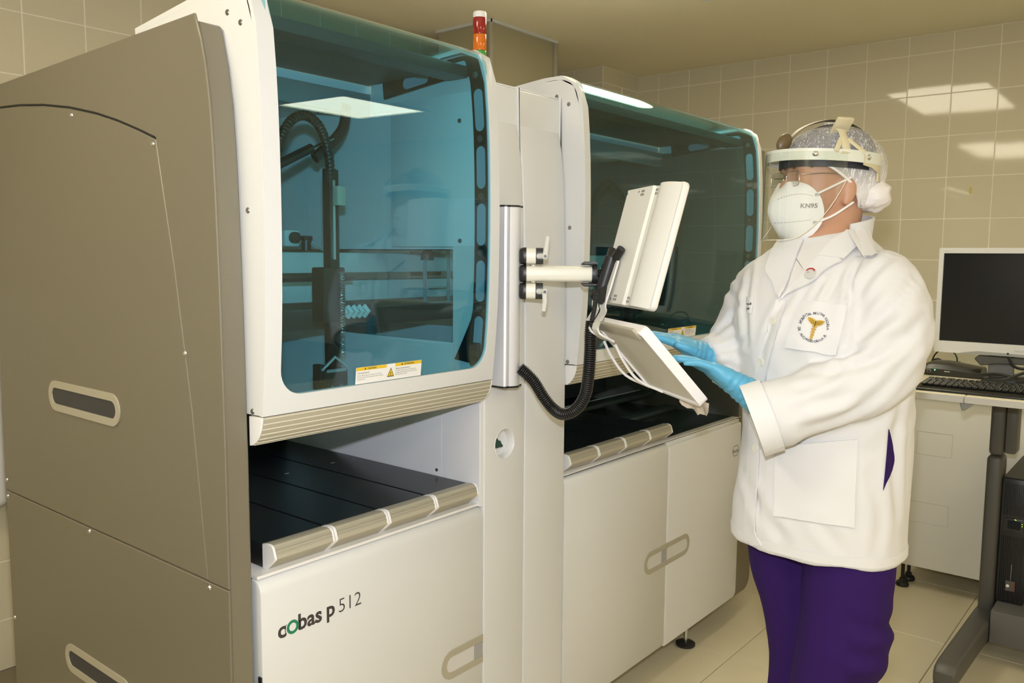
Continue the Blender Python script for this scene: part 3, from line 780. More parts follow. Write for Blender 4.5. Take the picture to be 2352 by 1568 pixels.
# corrugated hose loop
def hose(pts, r, ridges, name, m, parent, depth=.14, n=12):
    c = curve(pts, 24); L = [0]
    for a, b in zip(c, c[1:]): L.append(L[-1] + (b - a).length)
    P = []; R = []; N = ridges * 4
    for i in range(N + 1):
        s = L[-1] * i / N; j = 0
        while j < len(L) - 2 and L[j + 1] < s: j += 1
        P.append(c[j].lerp(c[j + 1], (s - L[j]) / max(1e-9, L[j + 1] - L[j])))
        R.append(r * (1 - depth * (0, .5, 1, .5)[i % 4]))
    return MB().tube(P, R, n).build(name, m, parent, angle=70)
hose([(1.085, 1.55, 1.56), (1.10, 1.55, 1.65), (1.135, 1.55, 1.715), (1.178, 1.55, 1.735), (1.218, 1.55, 1.712), (1.240, 1.55, 1.655), (1.252, 1.56, 1.60)], .0115, 44, 'corrugated_hose', BLACK, gan)
MB().lathe([(.015, 1.596), (.015, 1.626)], (1.251, 1.562, 0), n=14).build('hose_clamp', BLACKM, gan)
gs = MB(); gs.tube([(1.06, 1.56, 1.598), (1.20, 1.56, 1.668)], .0105, 10); gst = gs.build('gas_strut', BLACK, gan)
MB().tube([(1.2005, 1.56, 1.668), (1.27, 1.57, 1.698)], .003, 8).build('strut_rod', STEEL, gan)
ch = MB(); cc = curve([(1.255, 1.62, 1.655), (1.30, 1.62, 1.690), (1.340, 1.62, 1.735), (1.352, 1.62, 1.790)], 8)
ch.tube(cc, .014, 8, ry=.010); ch.build('cable_chain', BLACK, gan)
# small camera device at left on the beam
dv = MB(); dv.box(1.255, 1.30, 1.74, 1.775, 1.45, 1.492, .006); cmd = dv.build('scan_camera', BEAM, gan)
l_ = MB(); l_.lathe([(.014, 0), (.014, .012), (.009, .014)], (1.278, 1.738, 1.472), (0, -1, 0), 16); l_.lathe([(.012, 1.441), (.012, 1.468)], (1.325, 1.75, 0), n=14); l_.box(1.312, 1.34, 1.74, 1.76, 1.466, 1.478, .004); l_.build('scan_lens', BLACK, cmd)
MB().tube([(1.335, 1.745, 1.462), (1.36, 1.74, 1.450), (1.385, 1.745, 1.440)], .006, 8).build('air_tube', RODM, cmd)
# latch at the lower right of the first window
lt = MB(); lt.box(1.484, 1.50, 1.315, 1.34, 1.17, 1.225, .004); lt.box(1.470, 1.486, 1.312, 1.325, 1.195, 1.205, .002); lt.build('hood_latch', BLACK, hood1)
# second bay: another arm and hose
MB().box(2.56, 2.59, 1.55, 1.575, 1.135, 1.60, .002).build('z_axis_column', BLACK, gan)
hose([(2.36, 1.60, 1.30), (2.35, 1.60, 1.45), (2.385, 1.60, 1.60), (2.47, 1.60, 1.685), (2.56, 1.60, 1.65), (2.60, 1.60, 1.58)], .0115, 50, 'corrugated_hose', BLACK, gan)
for x in (2.72, 2.80): MB().lathe([(.006, 1.24), (.006, 1.44)], (x, 1.74, 0), n=10).build('guide_rod', RODM, gan)
h2 = MB(); h2.tube([(2.26, 1.45, 1.168), (2.30, 1.45, 1.205), (2.34, 1.45, 1.175)], .005, 8); h2.tube([(2.22, 1.45, 1.15), (2.30, 1.45, 1.19)], .005, 8); h2.build('head_clip', RODM, gan)
# ------------------------------------------------------------------ display arm, display, keyboard tray (axes of the folded-down display)
RIGA = Vector((.6314, -.7755, 0))      # along the support arm
RIGF = Vector((.7755, .6314, 0))
Z = Vector((0, 0, 1))
def frame_pt(o, x, y, z): 
    o = Vector(o)
    return lambda a, b, c: o + x * a + y * b + z * c
ARM = empty('display_arm', (1.60, 1.33, 1.11), 0, 'swing arm on a silver rail fixed to the white column', 'display arm')
# rail: half-round extrusion with side slots
def rail_outline():
    out = [(-.034, .0), (-.034, -.046), (-.030, -.050), (-.0235, -.050), (-.0235, -.047), (-.0205, -.047), (-.0205, -.052)]
    out += [(-.0205 + .041 * i / 10, -.052 - .009 * sin(pi * i / 10)) for i in range(1, 10)]
    out += [(.0205, -.052), (.0205, -.047), (.0235, -.047), (.0235, -.050), (.030, -.050), (.034, -.046), (.034, 0)]
    return out
mb = MB(); mb.prism(rail_outline(), lambda p, q, t: Vector((1.591 + p, 1.3395 + q, t)), 1.115, 1.548); rail = mb.build('rail', ALU, ARM, angle=25)
sl = MB()
for sx in (-1, 1): sl.box(1.591 + sx * .022 - .0013, 1.591 + sx * .022 + .0013, 1.2920, 1.2935, 1.116, 1.547)
sl.build('rail_slot', mat('slot_dark', (.10, .10, .13), .4), rail, smooth=False)
for z0, z1 in ((1.1105, 1.1148), (1.5482, 1.5525)):
    MB().prism([(p * 1.01, q * 1.01) for p, q in rail_outline()], lambda p, q, t: Vector((1.591 + p, 1.3392 + q, t)), z0, z1).build('rail_cap', BLACK, rail, smooth=False)
A0 = Vector((1.609, 1.281, 1.389))
P = frame_pt(A0, RIGA, RIGF, Z)
def lens_poly(h, d): # rounded section (f, z)
    return [(d * cos(a) * (1 if abs(cos(a)) < .98 else .99), h * (abs(sin(a)) ** .45) * (1 if sin(a) > 0 else -1)) for a in [2 * pi * i / 24 for i in range(24)]]
def along(poly, a0, a1, dz=0): return [[P(a, p, dz + q) for p, q in poly] for a in (a0, a1)]
m = MB(); m.loft([[P(a, p * k, q * k) for p, q in lens_poly(.0195, .017)] for a, k in ((.011, 1), (.168, 1), (.170, .985))]); tube = m.build('arm_tube', ARMW, ARM)
m = MB(); m.loft([[P(a, p * k, q * k) for p, q in lens_poly(.0215, .019)] for a, k in ((-.006, .75), (-.002, .93), (.006, 1), (.0108, 1))]); m.build('arm_end', BLACK, tube)
for dz, up in ((.0425, 1), (-.0425, -1)):
    m = MB(); m.loft([[P(a, p, dz + q) for p, q in lens_poly(.0195, .017)] for a in (.0105, .0335)]); cl_ = m.build('clamp_body', ARMW, ARM)
    m = MB(); m.loft([[P(a, p * k, dz + q * k) for p, q in lens_poly(.021, .0185)] for a, k in ((-.006, .7), (-.002, .92), (.005, 1), (.0103, 1))]); m.build('clamp_jaw', BLACK, cl_)
    m = MB(); m.loft([[P(a, p, dz + q) for p, q in lens_poly(.020, .0175)] for a in (.0337, .0515)]); m.build('clamp_cap', mat('cap_charcoal', (.03, .03, .03), .45), cl_)
    m = MB(); m.lathe([(.009, 0), (.009, .003)], P(.028, 0, dz - up * .0225 - (.0015)), (0, 0, 1), 16); m.build('washer', CHROME, cl_)
    lev = MB()
    c0 = P(.040, -.017, dz); c1 = P(.055, -.034, dz)
    lev.tube([c0, c1], .0068, 10)
    lev.ball(c1, .0085)
    lev.tube([c1, P(.058 if up > 0 else .056, -.036, dz + up * .022), P(.061 if up > 0 else .053, -.037, dz + up * .047)], [.0068, .0062, .0055], 10)
    lv_ = lev.build('clamp_lever', mat('lever_white', (.66, .65, .60), .4), ARM)
    MB().lathe([(.0035, 0), (.0035, .0012)], c1 - RIGF * .0083, -RIGF, 10).build('lever_screw', BLACK, lv_)
# tilt joint (black)
m = MB()
m.loft([[P(a, p * k, q * k) for p, q in lens_poly(.0205, .018)] for a, k in ((.1702, 1), (.178, 1.02), (.182, 1.0))])
for sz in (1, -1): m.loft([[P(a, p, sz * (.0215 + h_) + q) for p, q in lens_poly(h_, .022)] for a, h_ in ((.146, .002), (.152, .0045), (.178, .0045), (.1825, .003))])
m.loft([[P(a, p, q) for p, q in lens_poly(h, .016)] for a, h in ((.1722, .0205), (.1745, .028), (.180, .027), (.183, .022))])
m.build('tilt_joint', BLACK, ARM)

# ---- display: local axes X = toward the camera side, Y = the way the screen faces
TH_D = math.atan2(-.8, -.6)
DISP = empty('touch_display', (1.707, 1.013, 1.456), TH_D, 'white touch display seen from behind, folded forward on the swing arm', 'display')
UP = Vector((0, .252, .9677)); XN = Vector((1, 0, 0)); NB = Vector((0, -.9677, .252))
D = frame_pt((0, 0, 0), XN, UP, NB)            # (across, up, out of the back)
W2, H2 = .155, .1435
m = MB(); m.prism(rrect(-W2, W2, -H2, H2, .014, 6), lambda p, q, t: D(p, q, t), -.018, -.002, .004, 3)
shell = m.build('display_housing', MONW, DISP)
# relief of the back: flat field, channel, rounded bulge toward the near edge
prof = [(-.146, -.002), (-.146, .006), (-.140, .009), (.010, .010), (.016, .0095), (.022, .004), (.034, .003), (.046, .004), (.058, .0105), (.070, .0155), (.085, .0165), (.105, .014), (.125, .008), (.142, .0005), (.147, -.002)]
m = MB(); m.prism(prof, lambda p, q, t: D(p, t, q), -H2 + .002, H2 - .002, .0015, 1); m.build('back_cover', MONW, DISP, angle=25)
m = MB(); m.prism(rrect(-W2 + .016, W2 - .016, -H2 + .016, H2 - .016, .003, 3), lambda p, q, t: D(p, q, t), -.0186, -.0181); m.build('screen', mat('screen_glass', (.02, .02, .022), .12), DISP, smooth=False)
vt = MB()
for v0, sgn in ((H2 - .012, 1), (-H2 + .012, -1)):
    for k in range(2):
        for u in (-.138, -.064, -.045, -.038, -.031, .030 - .004, .037 - .004):
            if k and u < -.06: continue
            w0 = interp(prof, u)
            vt.box(-.0012, .0012, -.0028, .0028, -.0008, .0006, M=Matrix.Translation(D(u, v0 - sgn * k * .0085, w0)) @ Matrix((XN, UP, NB)).transposed().to_4x4())
vt.build('vent_slots', BLACKM, DISP, smooth=False)['kind'] = 'stuff'
# mount: black X bracket on the back
VC = (-.093, -.078)
m = MB()
def bar(u0, v0, w0, u1, v1, w1, r0, r1): m.tube([D(u0, v0, w0), D((u0 + u1) / 2, (v0 + v1) / 2, (w0 + w1) / 2), D(u1, v1, w1)], [r0, (r0 + r1) / 2, r1], 18)
bar(VC[0], VC[1] - .048, .027, VC[0] + .010, VC[1] + .045, .027, .0165, .0175)
for u, v in ((-.022, .066), (.040, .068), (-.034, -.060), (.028, -.068)):
    bar(VC[0] + (.004 if u > 0 else -.002), VC[1] + v * .35, .024, VC[0] + u, VC[1] + v, .0195 if v > 0 else .0300, .0125, .0098)
mt = m.build('mount_bracket', BLACK, DISP)
m = MB(); m.lathe([(.0125, 0), (.0125, .004), (.010, .006)], D(VC[0] - .004, VC[1] + .002, .036), NB + XN * .6, 20); m.build('pivot_ring', STEEL, mt)
m = MB(); m.lathe([(.008, 0), (.008, .002)], D(VC[0] - .004 + .004, VC[1] + .002, .042), NB + XN * .6, 16); m.build('pivot_bolt', BLACKM, mt)

# ---- keyboard tray with its bent white carrier strap
TRAY = empty('keyboard_tray', (1.657, .953, 1.202), TH_D, 'white keyboard tray tilted steeply down below the touch display', 'keyboard tray')
TD = Vector((0, .671, -.741)); TN = Vector((0, .741, .671))          # down-slope, top normal (local)
T = frame_pt((0, 0, 0), XN, TD, TN)                                 # (across, down-slope, above)
m = MB(); ring_prism(m, rrect(-.145, .145, -.108, .108, .012, 5), rrect(-.138, .138, -.101, .101, .008, 5), lambda p, q, t: T(p, q, t), -.012, .0105)
tf = m.build('tray_frame', mat('tray_white', (.84, .80, .80), .3), TRAY)
m = MB(); m.prism(rrect(-.138, .138, -.101, .101, .008, 5), lambda p, q, t: T(p, q, t), -.0075, .0); m.build('tray_floor', mat('tray_floor_beige', (.62, .585, .48), .4), TRAY)
m = MB(); m.box(-.125, .125, -.014, .014, -.0035, .0035, .002, M=Matrix.Translation(T(0, -.104, -.012)) @ Matrix((XN, TD, TN)).transposed().to_4x4()); m.build('tray_hinge', BEIGE, TRAY)
# strap: two bent plates running down from the mount, under the tray
# (points given in the display frame converted to the tray frame)
def dd(u, v, w): return D(u, v, w) + Vector((0, 0, 0))
R_D = Matrix.Rotation(TH_D, 3, 'Z')
off = R_D.inverted() @ (Vector((1.707, 1.013, 1.456)) - Vector((1.657, .953, 1.202)))
for u0, name in ((-.128, 'carrier_strap'), (-.072, 'carrier_strap')):
    w_ = .018
    path = [D(u0, -.04, .016) + off, D(u0, -.110, .018) + off, D(u0, -.148, .020) + off, D(u0 + .002, -.166, .015) + off, T(u0 + .012, -.116, -.034), T(u0 + .014, -.072, -.0225)]
    path = curve(path, 5)
    th = .0022; g = []; gn = []
    for i, p in enumerate(path):
        t = (path[min(i + 1, len(path) - 1)] - path[max(i - 1, 0)]).normalized(); nrm_ = t.cross(XN).normalized()
        g.append([p + XN * a for a in (-w_, w_)]); gn.append([nrm_] * 2)
    g = [[q_ - off for q_ in r_] for r_ in g]
    m = MB(); m.sheet(g, gn, th * 2); m.build(name, MONW, DISP, angle=50)
for u0 in (-.125, -.05):
    m = MB(); m.tube(curve([T(u0, -.062, -.0245), T(u0 + .004, -.02, -.036), T(u0 + .010, .035, -.040), T(u0 + .02, .095, -.016)], 5), .0032, 8); m.build('carrier_rod', mat('rod_white', (.82, .80, .80), .25), TRAY)
# keyboard in its clear sleeve
KB = empty('keyboard', (1.657, .953, 1.202), TH_D, 'keyboard in a clear plastic sleeve on the tilted white tray', 'keyboard')
m = MB(); m.prism(rrect(-.128, .128, -.085, .085, .006, 4), lambda p, q, t: T(p, q, t), .0006, .0125, .002, 2); m.build('case', mat('key_case', (.60, .585, .54), .45), KB)
ks = MB()
for r in range(5):
    for c_ in range(15):
        ks.box(-.0068, .0068, -.0068, .0068, 0, .005, .0012, 1, M=Matrix.Translation(T(-.112 + .016 * c_, -.036 + .017 * r, .0127)) @ Matrix((XN, TD, TN)).transposed().to_4x4())
ko = ks.build('keys', mat('key_white', (.70, .69, .66), .4), KB); ko['kind'] = 'stuff'
# sleeve lip hanging over the lower edge of the tray
rows = []
for i in range(7):
    f = i / 6
    row = []
    for j in range(13):
        u = .148 - .135 * j / 12
        d = .034 * f * (sin(pi * (j + 1.2) / 14) ** .7) * (1 + .12 * sin(j * 2.1))
        row.append(T(u, .111 + d, .004 - .014 * f - .004 * sin(j * 1.3) * f))
    rows.append(row)
m = MB(); m.sheet(rows, [[TN] * 13] * 7, .0012); m.build('sleeve_lip', mat('cloudy_sleeve', (.66, .57, .47), .25), KB, angle=60)

# corrugated cable conduit
pts = [(1.5990, 1.277, 1.158), (1.6095, 1.265, 1.145), (1.6225, 1.248, 1.122), (1.633, 1.229, 1.088), (1.641, 1.205, 1.060), (1.638, 1.172, 1.051), (1.645, 1.140, 1.066), (1.650, 1.117, 1.102), (1.645, 1.105, 1.154), (1.644, 1.101, 1.206), (1.646, 1.102, 1.250), (1.650, 1.102, 1.280)]
def ridged(pts, r, ridges, n=14, depth=.2):
    c = curve(pts, 24); L = [0]
    for a, b in zip(c, c[1:]): L.append(L[-1] + (b - a).length)
    Pn = []; R = []; N = ridges * 4
    for i in range(N + 1):
        s = L[-1] * i / N; j = 0
        while j < len(L) - 2 and L[j + 1] < s: j += 1
        Pn.append(c[j].lerp(c[j + 1], (s - L[j]) / max(1e-9, L[j + 1] - L[j]))); R.append(r * (1 - depth * (0, .12, 1, .12)[i % 4]))
    return MB().tube(Pn, R, n)
cd = empty('cable_conduit', pts[0], 0, 'black corrugated cable conduit looping from the silver rail up to the display', 'cable')
ridged(pts, .0150, 84).build('conduit', mat('conduit_black', (.010, .010, .011), .25), cd, angle=75)
ridged([(1.6505, 1.102, 1.2805), (1.658, 1.099, 1.318), (1.664, 1.099, 1.350)], .0060, 16, 10).build('thin_lead', BLACK, cd, angle=75)
# ------------------------------------------------------------------ computer cart, monitor and bench on the right
CARTM = mat('cart_grey_brown', (.085, .081, .072), .45, .1)
CT = empty('computer_cart', (3.3, .5, 0), 0, 'standing computer cart with cream worktop and dark grey column', 'cart')
TOPC = mat('worktop_cream', (.74, .69, .53), .4); EDGE = mat('worktop_edge', (.56, .545, .51), .45)
for y0, y1 in ((.5545, .785), (-.45, .5525)):
    tp = MB().box(2.958, 3.62, y0, y1, .977, 1.0, .003).build('worktop', TOPC, CT)
    MB().box(2.9565, 2.9582, y0 + .001, y1 - .001, .9785, .9985).build('worktop_edge', EDGE, tp, smooth=False)
m = MB(); m.box(3.40, 3.50, .4995, .552, .13, .73, .018, 4); m.build('column', CARTM, CT)
m = MB(); m.box(3.402, 3.50, .4995, .548, .73, .9765, .016, 4); m.build('inner_column', CARTM, CT)
MB().box(3.408, 3.49, .4625, .4992, .742, .976, .008).build('column_cover', CARTM, CT)
ft_ = MB(); pr = [(3.515, .075), (3.515, .155), (3.40, .158), (2.90, .150), (2.862, .142), (2.845, .125), (2.845, .092), (2.858, .078)]
ft_.prism(pr, lambda p, q, t: Vector((p, .548 - .026 + t + (3.515 - p) * .028, q)), -.034, .034, .012, 3); ftc = ft_.build('foot', CARTM, CT)
for x, y in ((2.882, .556), (3.49, .53)):
    c_ = MB(); c_.lathe([(.0, -.011), (.030, -.011), (.036, -.006), (.036, .006), (.030, .011), (.0, .011)], (x, y, .036), (.3, 1, 0), 22); cs = c_.build('caster', mat('caster_black', (.015, .015, .017), .35), CT)
    MB().box(x - .012, x + .012, y - .02, y + .02, .058, .085, .004).build('caster_fork', BLACK, cs)
c2 = MB(); c2.lathe([(.0, -.011), (.036, -.009), (.036, .009), (.0, .011)], (3.45, -.12, .036), (.3, 1, 0), 20); c2.build('caster', MATS['caster_black'], CT)
MB().box(3.30, 3.52, -.20, .492, .078, .198, .006).build('base_cover', mat('base_grey', (.13, .125, .12), .5), CT)
cp = MB(); cp.prism([(0, 0), (.040, 0), (.036, -.010), (.016, -.026), (.008, -.026)], lambda p, q, t: Vector((t, .569 - p, .9765 + q)), 2.972, 2.990, .002, 1); cp.build('edge_clip', mat('clip_zinc', (.40, .41, .43), .3, .8), CT)
# ups
UP_ = empty('power_backup_unit', (3.55, .455, .198), 0, 'tall black power backup unit with slotted front on the cart base', 'power unit')
m = MB(); m.box(3.408, 3.84, .408, .497, .1985, .655, .006); m.build('case', BLACK, UP_)
MB().box(3.415, 3.84, .410, .4955, .6552, .6575, .001, 1).build('top_cover', mat('ups_grey', (.05, .05, .045), .5), UP_, smooth=False)
for i in range(13): 
    y = .418 + .0058 * i
    z = [(.21, .445), (.522, .638)]
    for a, b in z: MB().box(3.4045, 3.4082, y, y + .0026, a, b).build('front_rib', BLACKM, UP_, smooth=False)
MB().box(3.4045, 3.408, .422, .485, .462, .512, .002).build('control_panel', mat('panel_black', (.02, .02, .022), .3), UP_)
MB().box(3.4035, 3.4046, .432, .472, .474, .504, .001, 1).build('small_screen', mat('lcd_dark', (.012, .015, .02), .15), UP_, smooth=False)
for y, z in ((.450, .5095), (.447, .508), (.427, .497), (.427, .489)):
    MB().box(3.4035, 3.4046, y - .0012, y + .0012, z - .0014, z + .0014).build('indicator_led', mat('led_green', (.2, .5, .02), .4, emit=(.45, .8, .05), estr=1.2), UP_, smooth=False)
bd = MB().box(3.4028, 3.4044, .4365, .4665, .246, .283).build('maker_badge', mat('badge_grey', (.09, .085, .075), .5), UP_, smooth=False)
MB().lathe([(.0055, .0008), (.0055, 0)], (3.4027, .459, .264), (-1, 0, 0), 12).build('badge_mark', CAPW, bd, smooth=False)
MB().box(3.4022, 3.4028, .4375, .442, .249, .280).build('badge_stripe', mat('badge_red', (.25, .02, .02), .5), bd, smooth=False)
MB().box(3.403, 3.4046, .4505, .4517, .285, .345).build('trim_line', STEEL, UP_, smooth=False)
# monitor
MO = empty('monitor', (3.42, .53, 1.0), 0, 'silver framed computer monitor with black screen on the cart worktop', 'monitor')
SIL = mat('monitor_silver', (.66, .655, .63), .35)
f = lambda p, q, t: Vector((t, p, q))
m = MB(); ring_prism(m, rrect(.308, .747, 1.092, 1.474, .006, 3), rrect(.326, .7315, 1.134, 1.4545, .002, 3), f, 3.400, 3.416); fr_ = m.build('bezel', SIL, MO)
m = MB(); m.box(3.4165, 3.452, .312, .743, 1.096, 1.470, .008); m.build('back_shell', GRAYP, MO)
MB().box(3.4075, 3.4115, .3255, .732, 1.1335, 1.455).build('screen', mat('off_screen', (.006, .006, .006), .22), MO, smooth=False)
# sweeping grey inlay under the screen
m = MB(); n = 14; up_, lo_ = [], []
for i in range(n + 1):
    y = .665 - .30 * i / n; t = i / n
    up_.append((y, 1.0924 + .0125 * min(1, t * 5) * (1 - .4 * t))); lo_.append((y, 1.0922))
m.prism(up_ + lo_[::-1], f, 3.3975, 3.3998); m.build('bezel_inlay', mat('inlay_grey', (.33, .33, .31), .3), MO, smooth=False)
MB().box(3.396, 3.3974, .503, .509, 1.0985, 1.105).build('power_led', BLACK, MO, smooth=False)
tm = MB(); vm = lambda y0, z0: (lambda p, q: Vector((3.3994, y0 - p, z0 + q)))
put_text(tm, 'PHILIPS', .0105, vm(.487, 1.108)); tm.build('lettering', mat('letter_silver', (.45, .45, .43), .4), MO, smooth=False, recalc=False)
tm = MB(); put_text(tm, 'Brilliance', .0055, vm(.729, 1.4605)); tm.build('lettering', MATS['letter_silver'], MO, smooth=False, recalc=False)
m = MB(); m.prism(rrect(.44, .580, 3.345, 3.50, .04, 5), lambda p, q, t: Vector((q, p, t)), 1.0012, 1.014, .003, 2); m.build('stand_base', BLACK, MO)
m = MB(); m.box(3.425, 3.452, .49, .57, 1.012, 1.20, .006); m.build('stand_neck', GRAYP, MO)
m = MB(); m.prism([(.590, 1.052), (.612, 1.076), (.600, 1.088), (.42, 1.088), (.42, 1.066), (.54, 1.062)], f, 3.40, 3.44, .003, 1); m.build('stand_collar', mat('collar_grey', (.07, .068, .058), .4), MO)
# keyboard on cart
K2 = empty('keyboard', (3.10, .47, 1.0), 0, 'black keyboard lying along the front edge of the cream cart worktop', 'keyboard')
m = MB(); m.prism([(2.990, 1.0008), (2.990, 1.008), (3.005, 1.0145), (3.135, 1.0235), (3.150, 1.020), (3.150, 1.0008)], lambda p, q, t: Vector((p, t, q)), .265, .7075, .003, 2); m.build('case', mat('keyboard_black', (.014, .014, .012), .3), K2)
ks = MB(); random.seed(3)
for r in range(6):
    x = 3.022 + .0195 * r + (.006 if r == 5 else 0); zt = 1.0165 + .0067 * (x - 3.0) / .1 + .001
    y = .696
    while y > .285:
        w_ = .0165 if random.random() < .85 else .026
        ks.box(x - .0075, x + .0075, y - w_, y, zt - .002, zt + .0062, .0022, 1); y -= w_ + .0024
ko = ks.build('keys', mat('key_black', (.018, .018, .016), .25), K2); ko['kind'] = 'stuff'
# docking box
DK = empty('network_box', (3.52, .70, 1.0), 0, 'rounded black network box with green light behind the black keyboard', 'network box')
m = MB(); rings = []
for i in range(15):
    t = i / 14; y = .795 - .205 * t
    hgt = .052 * min(1, (sin(pi * min(.5, t * 1.6 + .12))) ** .6) * (1 - .28 * max(0, t - .45) / .55)
    rings.append([Vector((3.415, y, 1.0008)), Vector((3.411, y, 1.0 + hgt * .50)), Vector((3.422, y, 1.0 + hgt * .82)), Vector((3.45, y, 1.0 + hgt)), Vector((3.50, y, 1.0 + hgt)), Vector((3.53, y, 1.0 + hgt * .7)), Vector((3.54, y, 1.0008))])
m.loft(rings); m.build('case', mat('dock_black', (.02, .02, .016), .35), DK)
MB().box(3.4075, 3.4118, .755, .768, 1.012, 1.022).build('socket', mat('socket_grey', (.30, .28, .26), .4), DK, smooth=False)
MB().box(3.4070, 3.4076, .7565, .7665, 1.0132, 1.0195).build('socket_hole', BLACKM, DK, smooth=False)
MB().ball((3.4095, .741, 1.022), .0022).build('indicator_led', mat('led_bright_green', (.1, .8, .4), .4, emit=(.15, 1, .45), estr=2.5), DK)
MB().box(3.4085, 3.4117, .690, .709, 1.0175, 1.0205).build('card_slot', STEEL, DK, smooth=False)
# cables behind
cab = mat('cable_black', (.012, .012, .012), .35)
def cable(pts, r, label, n=10): tag(MB().tube(curve(pts, n), r, 8).build('cable', cab), label, 'cable')
cable([(3.56, .79, 1.02), (3.57, .78, 1.06), (3.57, .755, 1.085), (3.57, .72, 1.08), (3.56, .70, 1.06), (3.55, .695, 1.03)], .0028, 'thin black cable arching up behind the rounded black network box')
cable([(3.58, .80, 1.01), (3.58, .785, 1.04), (3.58, .765, 1.045), (3.58, .745, 1.03), (3.58, .74, 1.01)], .003, 'small loop of black cable beside the tiled wall, left of the network box')
tag(MB().lathe([(.010, 0), (.014, .008), (.014, .03), (.008, .042)], (3.565, .695, 1.0008), n=14).build('cable_plug', BLACK), 'black cable plug standing behind the network box', 'plug')
for i, (lab_, q) in enumerate((('black cable bundle running low under the monitor stand', [(3.36, .585, 1.022), (3.335, .52, 1.034), (3.325, .45, 1.024), (3.33, .36, 1.036), (3.36, .28, 1.066)]),
        ('black cable crossing over the bundle below the monitor', [(3.32, .57, 1.008), (3.305, .50, 1.020), (3.315, .43, 1.052), (3.32, .36, 1.058), (3.30, .26, 1.012)]),
        ('black cable drooping from the underside of the monitor', [(3.385, .50, 1.088), (3.37, .485, 1.066), (3.345, .455, 1.058), (3.345, .40, 1.064), (3.36, .35, 1.078), (3.385, .33, 1.088)]),
        ('black cable lying closest to the black keyboard', [(3.27, .58, 1.006), (3.245, .50, 1.008), (3.255, .42, 1.016), (3.235, .34, 1.010), (3.25, .26, 1.007)]))):
    cable(q, .0052, lab_)
tag(MB().box(3.352, 3.42, .27, .36, 1.0008, 1.052, .008).build('adapter_block', BLACK), 'black power adapter block among the cables under the monitor', 'power adapter')
# white bench with teal top against the wall
BN = empty('wall_bench', (4.2, .3, 0), 0, 'long white bench with teal top on levelling feet against the tiled wall', 'bench')
BW = mat('bench_white', (.74, .72, .64), .45)
m = MB(); m.box(3.862, 4.54, -.55, .955, .102, .855, .003); m.build('cabinet', BW, BN)
gvm = mat('panel_gap', (.52, .50, .43), .6)
for y0, y1, z0, z1 in ((.755, .893, .600, .700), (.755, .915, .300, .392)):
    g = MB(); ring_prism(g, rrect(y0, y1, z0, z1, .001, 1), rrect(y0 + .0012, y1 - .0012, z0 + .0012, z1 - .0012, .001, 1), lambda p, q, t: Vector((t, p, q)), 3.8612, 3.8622); g.build('door_gap', gvm, BN, smooth=False)
m = MB(); m.box(3.85, 4.54, -.55, .97, .8555, .875, .003); m.build('teal_top', mat('teal_laminate', (.03, .20, .20), .4), BN)
MB().box(4.528, 4.546, -.55, .97, .8755, .90).build('upstand', mat('upstand_grey', (.35, .36, .30), .5), BN, smooth=False)
for x, y in ((3.878, .924), (3.967, .921), (4.48, .92), (3.878, -.50), (4.48, -.50)):
    q = MB(); q.lathe([(.026, 0), (.028, .006), (.024, .018), (.014, .022), (.013, .034)], (x, y, 0), n=18); fo = q.build('levelling_foot', BLACK, BN)
    MB().lathe([(.008, .0345), (.008, .1018)], (x, y, 0), n=10).build('stem', BLACK, fo)
# a couple of scuffs left on the floor
sc_ = mat('scuff_dark', (.05, .045, .03), .7)
for a, b, c_ in (((2.99, .60), (3.03, .588), 'dark fleck lying on the floor tile beside the purple trousers'), ((2.84, .645), (2.855, .640), 'tiny second fleck on the floor tile nearer the viewer')):
    tag(MB().tube([(a[0], a[1], .0012), ((a[0] + b[0]) / 2 + .004, (a[1] + b[1]) / 2, .0016), (b[0], b[1], .0012)], [.0006, .0018, .001], 6).build('floor_fleck', sc_), c_, 'fleck')
# ------------------------------------------------------------------ the person (local axes: x to camera right, y away from camera)
TH_P = -0.887466
PER = empty('person', (1.86, .645, 0), TH_P, 'person in white lab coat, purple trousers, blue gloves, mask and face shield', 'person')
SKIN = mat('skin', (.50, .27, .17), .5, sss=.12, var=.10, vscale=25)
COAT = mat('coat_cotton', (.67, .66, .66), .85, sheen=.1, bump=.05, bscale=1500)
PURP = mat('purple_cotton', (.026, .007, .085), .9, spec=.2, bump=.06, bscale=900)
SHIRT = mat('grey_white_shirt', (.66, .63, .61), .85)
GLOVE = mat('blue_nitrile', (.09, .36, .56), .5, bump=.10, bscale=160)
HAIR = mat('dark_grey_hair', (.055, .052, .052), .6, bump=.4, bscale=250)
LV = Vector((.7071, -.7071, 0)); FV = Vector((-.7071, -.7071, 0)); ZV = Vector((0, 0, 1))
def ring(c, u, v, a, b, n=36, e=2.0):
    c = Vector(c); out = []
    for i in range(n):
        t = 2 * pi * i / n; cx, sx = cos(t), sin(t)
        out.append(c + u * (a * math.copysign(abs(cx) ** (2 / e), cx)) + v * (b * math.copysign(abs(sx) ** (2 / e), sx)))
    return out
def limb(mb, pts, n=20, k=6, flat=1.0):
    """pts: (x,y,z,r) smooth tapered tube"""
    c = curve([p[:3] for p in pts], k); m = len(pts) - 1; R = []
    for i in range(len(c)):
        t = i / k; j = min(int(t), m - 1); f = t - j; f = f * f * (3 - 2 * f); R.append(pts[j][3] + (pts[j + 1][3] - pts[j][3]) * f)
    return mb.tube(c, R, n)
def smooth_obj(name, vs, fs, m, parent, angle=180):
    mb = MB(); mb._add(vs, fs); return mb.build(name, m, parent, angle=angle)

